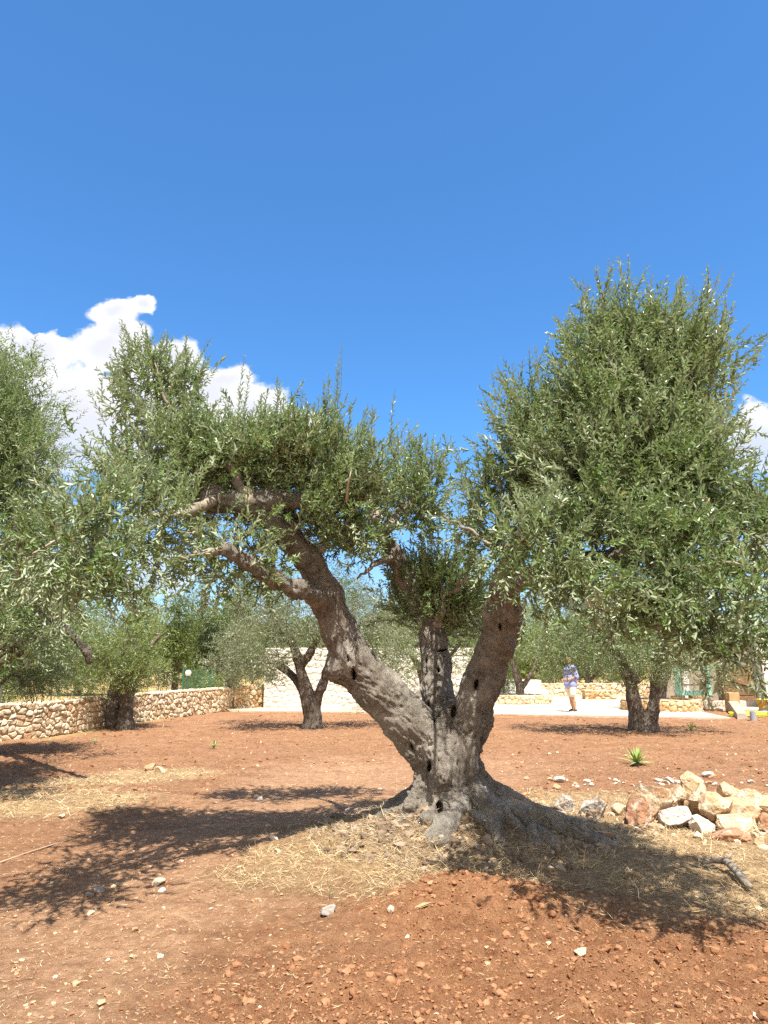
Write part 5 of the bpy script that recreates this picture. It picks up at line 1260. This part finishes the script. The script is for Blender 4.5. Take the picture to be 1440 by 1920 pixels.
# ------------------------------------------------------------------ yuccas, weeds, fallen branch
def yucca(x, y, rad, n, lab, seed, name='yucca_plant', cat='yucca', grp='young yuccas in the red soil', col=(.19, .30, .055), col2=(.34, .42, .12)):
    r = np.random.default_rng(seed); g = onground(x, y); z = gz(g[0], g[1])
    root = empty(name, (g[0], g[1], z), lab, cat, grp)
    m = plain(name + '_leaf', col2, .5, .1, 6, 0, .4, col)
    for i in range(n):
        a = i * 2.4 + r.normal(0, .2); el = math.radians(r.uniform(12, 82)); L = rad * r.uniform(.75, 1.15)
        dr = np.array([math.cos(a) * math.cos(el), math.sin(a) * math.cos(el), math.sin(el)]); sd = np.array([-math.sin(a), math.cos(a), 0]); nn = np.cross(dr, sd)
        V = []; w0 = rad * .055
        for t in (0, .25, .55, .8, 1):
            w = w0 * [.8, 1, .95, .6, .05][[0, .25, .55, .8, 1].index(t)]; c = dr * L * t + np.array([0, 0, -.22 * L * t ** 2.2 * math.cos(el)]) + np.array([0, 0, .04])
            V += [c - sd * w + nn * -w * .35, c + nn * w * .0, c + sd * w + nn * -w * .35]
        Fc = [(k * 3 + j, k * 3 + j + 1, k * 3 + 4 + j, k * 3 + 3 + j) for k in range(4) for j in range(2)]
        mb = MB(); mb.add(V, Fc); mb.build('leaf', m, root)
    mb = MB(); mb.lathe((0, 0, -.03), [(.03 * rad / .3, 0), (.035 * rad / .3, .05), (.02 * rad / .3, .09)], 8); mb.build('stem', BRANCH, root)
yucca(1195, 1433, .30, 30, 'young green yucca plant on the red soil in front of the right olive', 1)
yucca(1297, 1372, .22, 18, 'smaller yucca plant right of the two-stemmed olive in its shade edge', 2)
yucca(401, 1404, .17, 14, 'small pale green grass tuft on the red soil left of centre', 3, 'grass_tuft', 'grass tuft', 'small green tufts on the red soil')
yucca(178, 1397, .13, 10, 'tiny green weed tuft in the soil before the left stone wall', 4, 'grass_tuft', 'grass tuft', 'small green tufts on the red soil')
yucca(482, 1327, .32, 9, 'small dark bushy seedling by the short orange wall', 5, 'seedling', 'seedling', None, (.05, .08, .03), (.09, .12, .05))
yucca(618, 1713, .05, 6, 'tiny green sprout in the shade beside the dark grey stone', 6, 'sprout', 'sprout', None)
mb = MB(); pts = [onground(x, y, z) for x, y, z in ((1318, 1630, .04), (1340, 1624, .05), (1362, 1625, .07), (1380, 1638, .07), (1395, 1655, .05), (1408, 1668, .03))]
for p_ in pts: p_[2] += gz(p_[0], p_[1])
mb.tube(pts, [.014, .02, .026, .03, .028, .02], 8); mb.tube([pts[2], pts[2] + np.array([.06, .02, .05])], [.014, .008], 6)
o = mb.build('fallen_branch', BRANCH, None, True); tag(o, 'crooked dead branch lying on the straw at right', 'branch')
mb = MB(); pts = [onground(x, y, .01) for x, y in ((0, 1618), (50, 1600), (95, 1585), (140, 1572))]
for p_ in pts: p_[2] += gz(p_[0], p_[1])
mb.tube(pts, [.008, .007, .006, .003], 6); o = mb.build('fallen_twig', plain('pale_twig', (.46, .31, .20), .8), None, True); tag(o, 'thin dry twig lying on the path at the left edge', 'twig')
c = onground(790, 1716, .1)
mb = MB(); mb.add([(-.06, 0, 0), (0, -.02, .012), (.075, .005, .03), (.01, .03, .02)], [(0, 1, 2, 3)]); mb.add([(-.05, .004, .004), (0, -.016, .018), (.07, .007, .036), (.012, .028, .026)], [(0, 1, 2, 3)])
o = mb.build('bark_flake', plain('bark_flake', (.50, .33, .17), .8)); o.location = (c[0], c[1], gz(c[0], c[1]) + .006); tag(o, 'tan bark flake lying on the slope of the red soil heap', 'bark flake')

# ------------------------------------------------------------------ sky, sun, camera
W = bpy.data.worlds.new('World'); S.world = W; W.use_nodes = True
nt = W.node_tree; bg = nt.nodes['Background']
sky = N(nt, 'ShaderNodeTexSky', sky_type='NISHITA', sun_disc=False)
el = math.asin(SUN[2]); az = math.atan2(SUN[0], SUN[1])
sky.sun_elevation = el; sky.sun_rotation = az; sky.altitude = 50; sky.air_density = 1.0; sky.dust_density = .4; sky.ozone_density = 1.6
g = N(nt, 'ShaderNodeTexCoord').outputs['Generated']
sp = N(nt, 'ShaderNodeSeparateXYZ', {0: g})
X_, Y_, Z_ = sp.outputs
ys = M(nt, 'MAXIMUM', Y_, .05)
U = M(nt, 'DIVIDE', X_, ys); Vv = M(nt, 'DIVIDE', Z_, ys)
uv = N(nt, 'ShaderNodeCombineXYZ', {0: U, 1: Vv, 2: 0.0}).outputs[0]
uv2 = N(nt, 'ShaderNodeCombineXYZ', {0: U, 1: Vv, 2: 7.3}).outputs[0]
Ur, Vr = U, Vv
U = M(nt, 'ADD', U, M(nt, 'MULTIPLY', M(nt, 'SUBTRACT', NOISE(nt, uv, 16, 5, .55), .5), .058)); Vv = M(nt, 'ADD', Vv, M(nt, 'MULTIPLY', M(nt, 'SUBTRACT', NOISE(nt, uv2, 16, 5, .55), .5), .058))
blobs = [(60, 660, 130, 85), (20, 780, 150, 120), (130, 780, 150, 130), (215, 585, 66, 38), (262, 566, 30, 24), (200, 650, 110, 60), (318, 678, 66, 62), (420, 720, 70, 50), (290, 760, 130, 110), (400, 740, 90, 70), (480, 775, 100, 72), (555, 810, 75, 66), (90, 850, 170, 60), (330, 860, 200, 70),
         (1425, 830, 105, 88), (1510, 830, 120, 100), (300, 1070, 90, 50), (1450, 1030, 50, 40), (820, 1050, 26, 14), (228, 622, 70, 48)]
fld = None
for x, y, rx, ry in blobs:
    q = ray(x, y); u0, v0 = q[0] / q[1], q[2] / q[1]; a = rx / F * 1.03; b_ = ry / F * 1.03
    du = M(nt, 'MULTIPLY', M(nt, 'SUBTRACT', U, u0), 1 / a); dv = M(nt, 'MULTIPLY', M(nt, 'SUBTRACT', Vv, v0), 1 / b_)
    e = M(nt, 'SUBTRACT', 1.0, M(nt, 'SQRT', M(nt, 'ADD', M(nt, 'MULTIPLY', du, du), M(nt, 'MULTIPLY', dv, dv))))
    fld = e if fld is None else N(nt, 'ShaderNodeMath', {0: fld, 1: e, 2: .12}, operation='SMOOTH_MAX').outputs[0]
n1 = NOISE(nt, uv, 11, 7, .62, .3); n2 = NOISE(nt, uv, 4.5, 5, .55, .2)
ff = M(nt, 'ADD', fld, M(nt, 'MULTIPLY', M(nt, 'SUBTRACT', n1, .5), 1.0))
ff = M(nt, 'SUBTRACT', ff, .06)
# two blue gaps in the left cloud
for x, y, rx, ry in ((128, 612, 12, 20), (72, 604, 34, 12)):
    q = ray(x, y); u0, v0 = q[0] / q[1], q[2] / q[1]
    du = M(nt, 'MULTIPLY', M(nt, 'SUBTRACT', U, u0), F / rx); dv = M(nt, 'MULTIPLY', M(nt, 'SUBTRACT', Vv, v0), F / ry)
    ff = M(nt, 'SUBTRACT', ff, M(nt, 'MULTIPLY', M(nt, 'EXPONENT', M(nt, 'MULTIPLY', M(nt, 'ADD', M(nt, 'MULTIPLY', du, du), M(nt, 'MULTIPLY', dv, dv)), -1.0)), .75))
mask = N(nt, 'ShaderNodeMapRange', {0: M(nt, 'ADD', ff, M(nt, 'MULTIPLY', M(nt, 'SUBTRACT', NOISE(nt, uv, 38, 5, .6), .5), .35)), 1: -.02, 2: .26, 3: 0.0, 4: 1.0}, interpolation_type='SMOOTHSTEP').outputs[0]
q = ray(100, 900); lowfade = N(nt, 'ShaderNodeMapRange', {0: Vv, 1: float(q[2] / q[1]) - .02, 2: float(q[2] / q[1]) + .1, 3: .55, 4: 1.0}).outputs[0]
mask = M(nt, 'MULTIPLY', M(nt, 'MULTIPLY', mask, lowfade), M(nt, 'GREATER_THAN', Y_, .06))
body = N(nt, 'ShaderNodeMapRange', {0: M(nt, 'ADD', M(nt, 'SUBTRACT', ff, .1), M(nt, 'MULTIPLY', n2, .9)), 1: .45, 2: 1.15, 3: 0.0, 4: 1.0}, interpolation_type='SMOOTHSTEP').outputs[0]
CL = MIX(nt, body, (5.3, 5.35, 5.45), (4.25, 4.35, 4.85))
skyc = N(nt, 'ShaderNodeHueSaturation', {'Hue': .5, 'Saturation': 1.0, 'Value': 1.0, 'Color': sky.outputs[0]}).outputs[0]
hz = N(nt, 'ShaderNodeMapRange', {0: Z_, 1: 0.0, 2: .34, 3: 0.0, 4: 1.0}, interpolation_type='SMOOTHSTEP').outputs[0]
skyc = MIX(nt, 1.0, skyc, MIX(nt, hz, (.62, .76, .98), (.455, .862, 1.19)), 'MULTIPLY')
col = MIX(nt, mask, skyc, CL)
gn = NOISE(nt, g, 2.6, 7, .6, .4)  # unseen clouds overhead and behind the camera, added as neutral fill light
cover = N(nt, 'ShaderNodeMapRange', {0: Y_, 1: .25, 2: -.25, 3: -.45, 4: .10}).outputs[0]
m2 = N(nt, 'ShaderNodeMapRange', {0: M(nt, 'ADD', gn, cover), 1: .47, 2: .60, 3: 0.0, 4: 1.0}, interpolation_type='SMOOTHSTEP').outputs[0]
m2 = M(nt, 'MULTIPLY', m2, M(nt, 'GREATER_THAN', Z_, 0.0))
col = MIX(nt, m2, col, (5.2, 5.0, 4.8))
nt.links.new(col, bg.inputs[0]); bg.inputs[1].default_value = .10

sl = bpy.data.lights.new('sun', 'SUN'); sl.energy = 5.0; sl.angle = math.radians(.53); sl.color = (1.0, .955, .88)
so = bpy.data.objects.new('sun', sl); COL.objects.link(so); so.location = tuple(SUN * 60); so.rotation_euler = Vector(-SUN).to_track_quat('-Z', 'Y').to_euler()

cam = bpy.data.cameras.new('camera'); co = bpy.data.objects.new('camera', cam); COL.objects.link(co)
cam.sensor_fit = 'VERTICAL'; cam.sensor_height = 24; cam.sensor_width = 18; cam.lens = F / 1920 * 24
co.location = (0, 0, CAMZ); co.rotation_euler = (math.pi / 2 + PITCH, 0, 0); cam.clip_end = 3000; cam.clip_start = .05
S.camera = co
S.render.resolution_x = 768; S.render.resolution_y = 1024
S.view_settings.view_transform = 'Standard'; S.view_settings.look = 'None'; S.view_settings.gamma = 1; S.view_settings.exposure = 1.08
S.render.engine = 'CYCLES'
S.cycles.use_denoising = False; S.cycles.use_adaptive_sampling = False
S.cycles.max_bounces = 6; S.cycles.diffuse_bounces = 3; S.cycles.glossy_bounces = 2; S.cycles.transmission_bounces = 3; S.cycles.transparent_max_bounces = 4
print('t script', time.time() - T0)
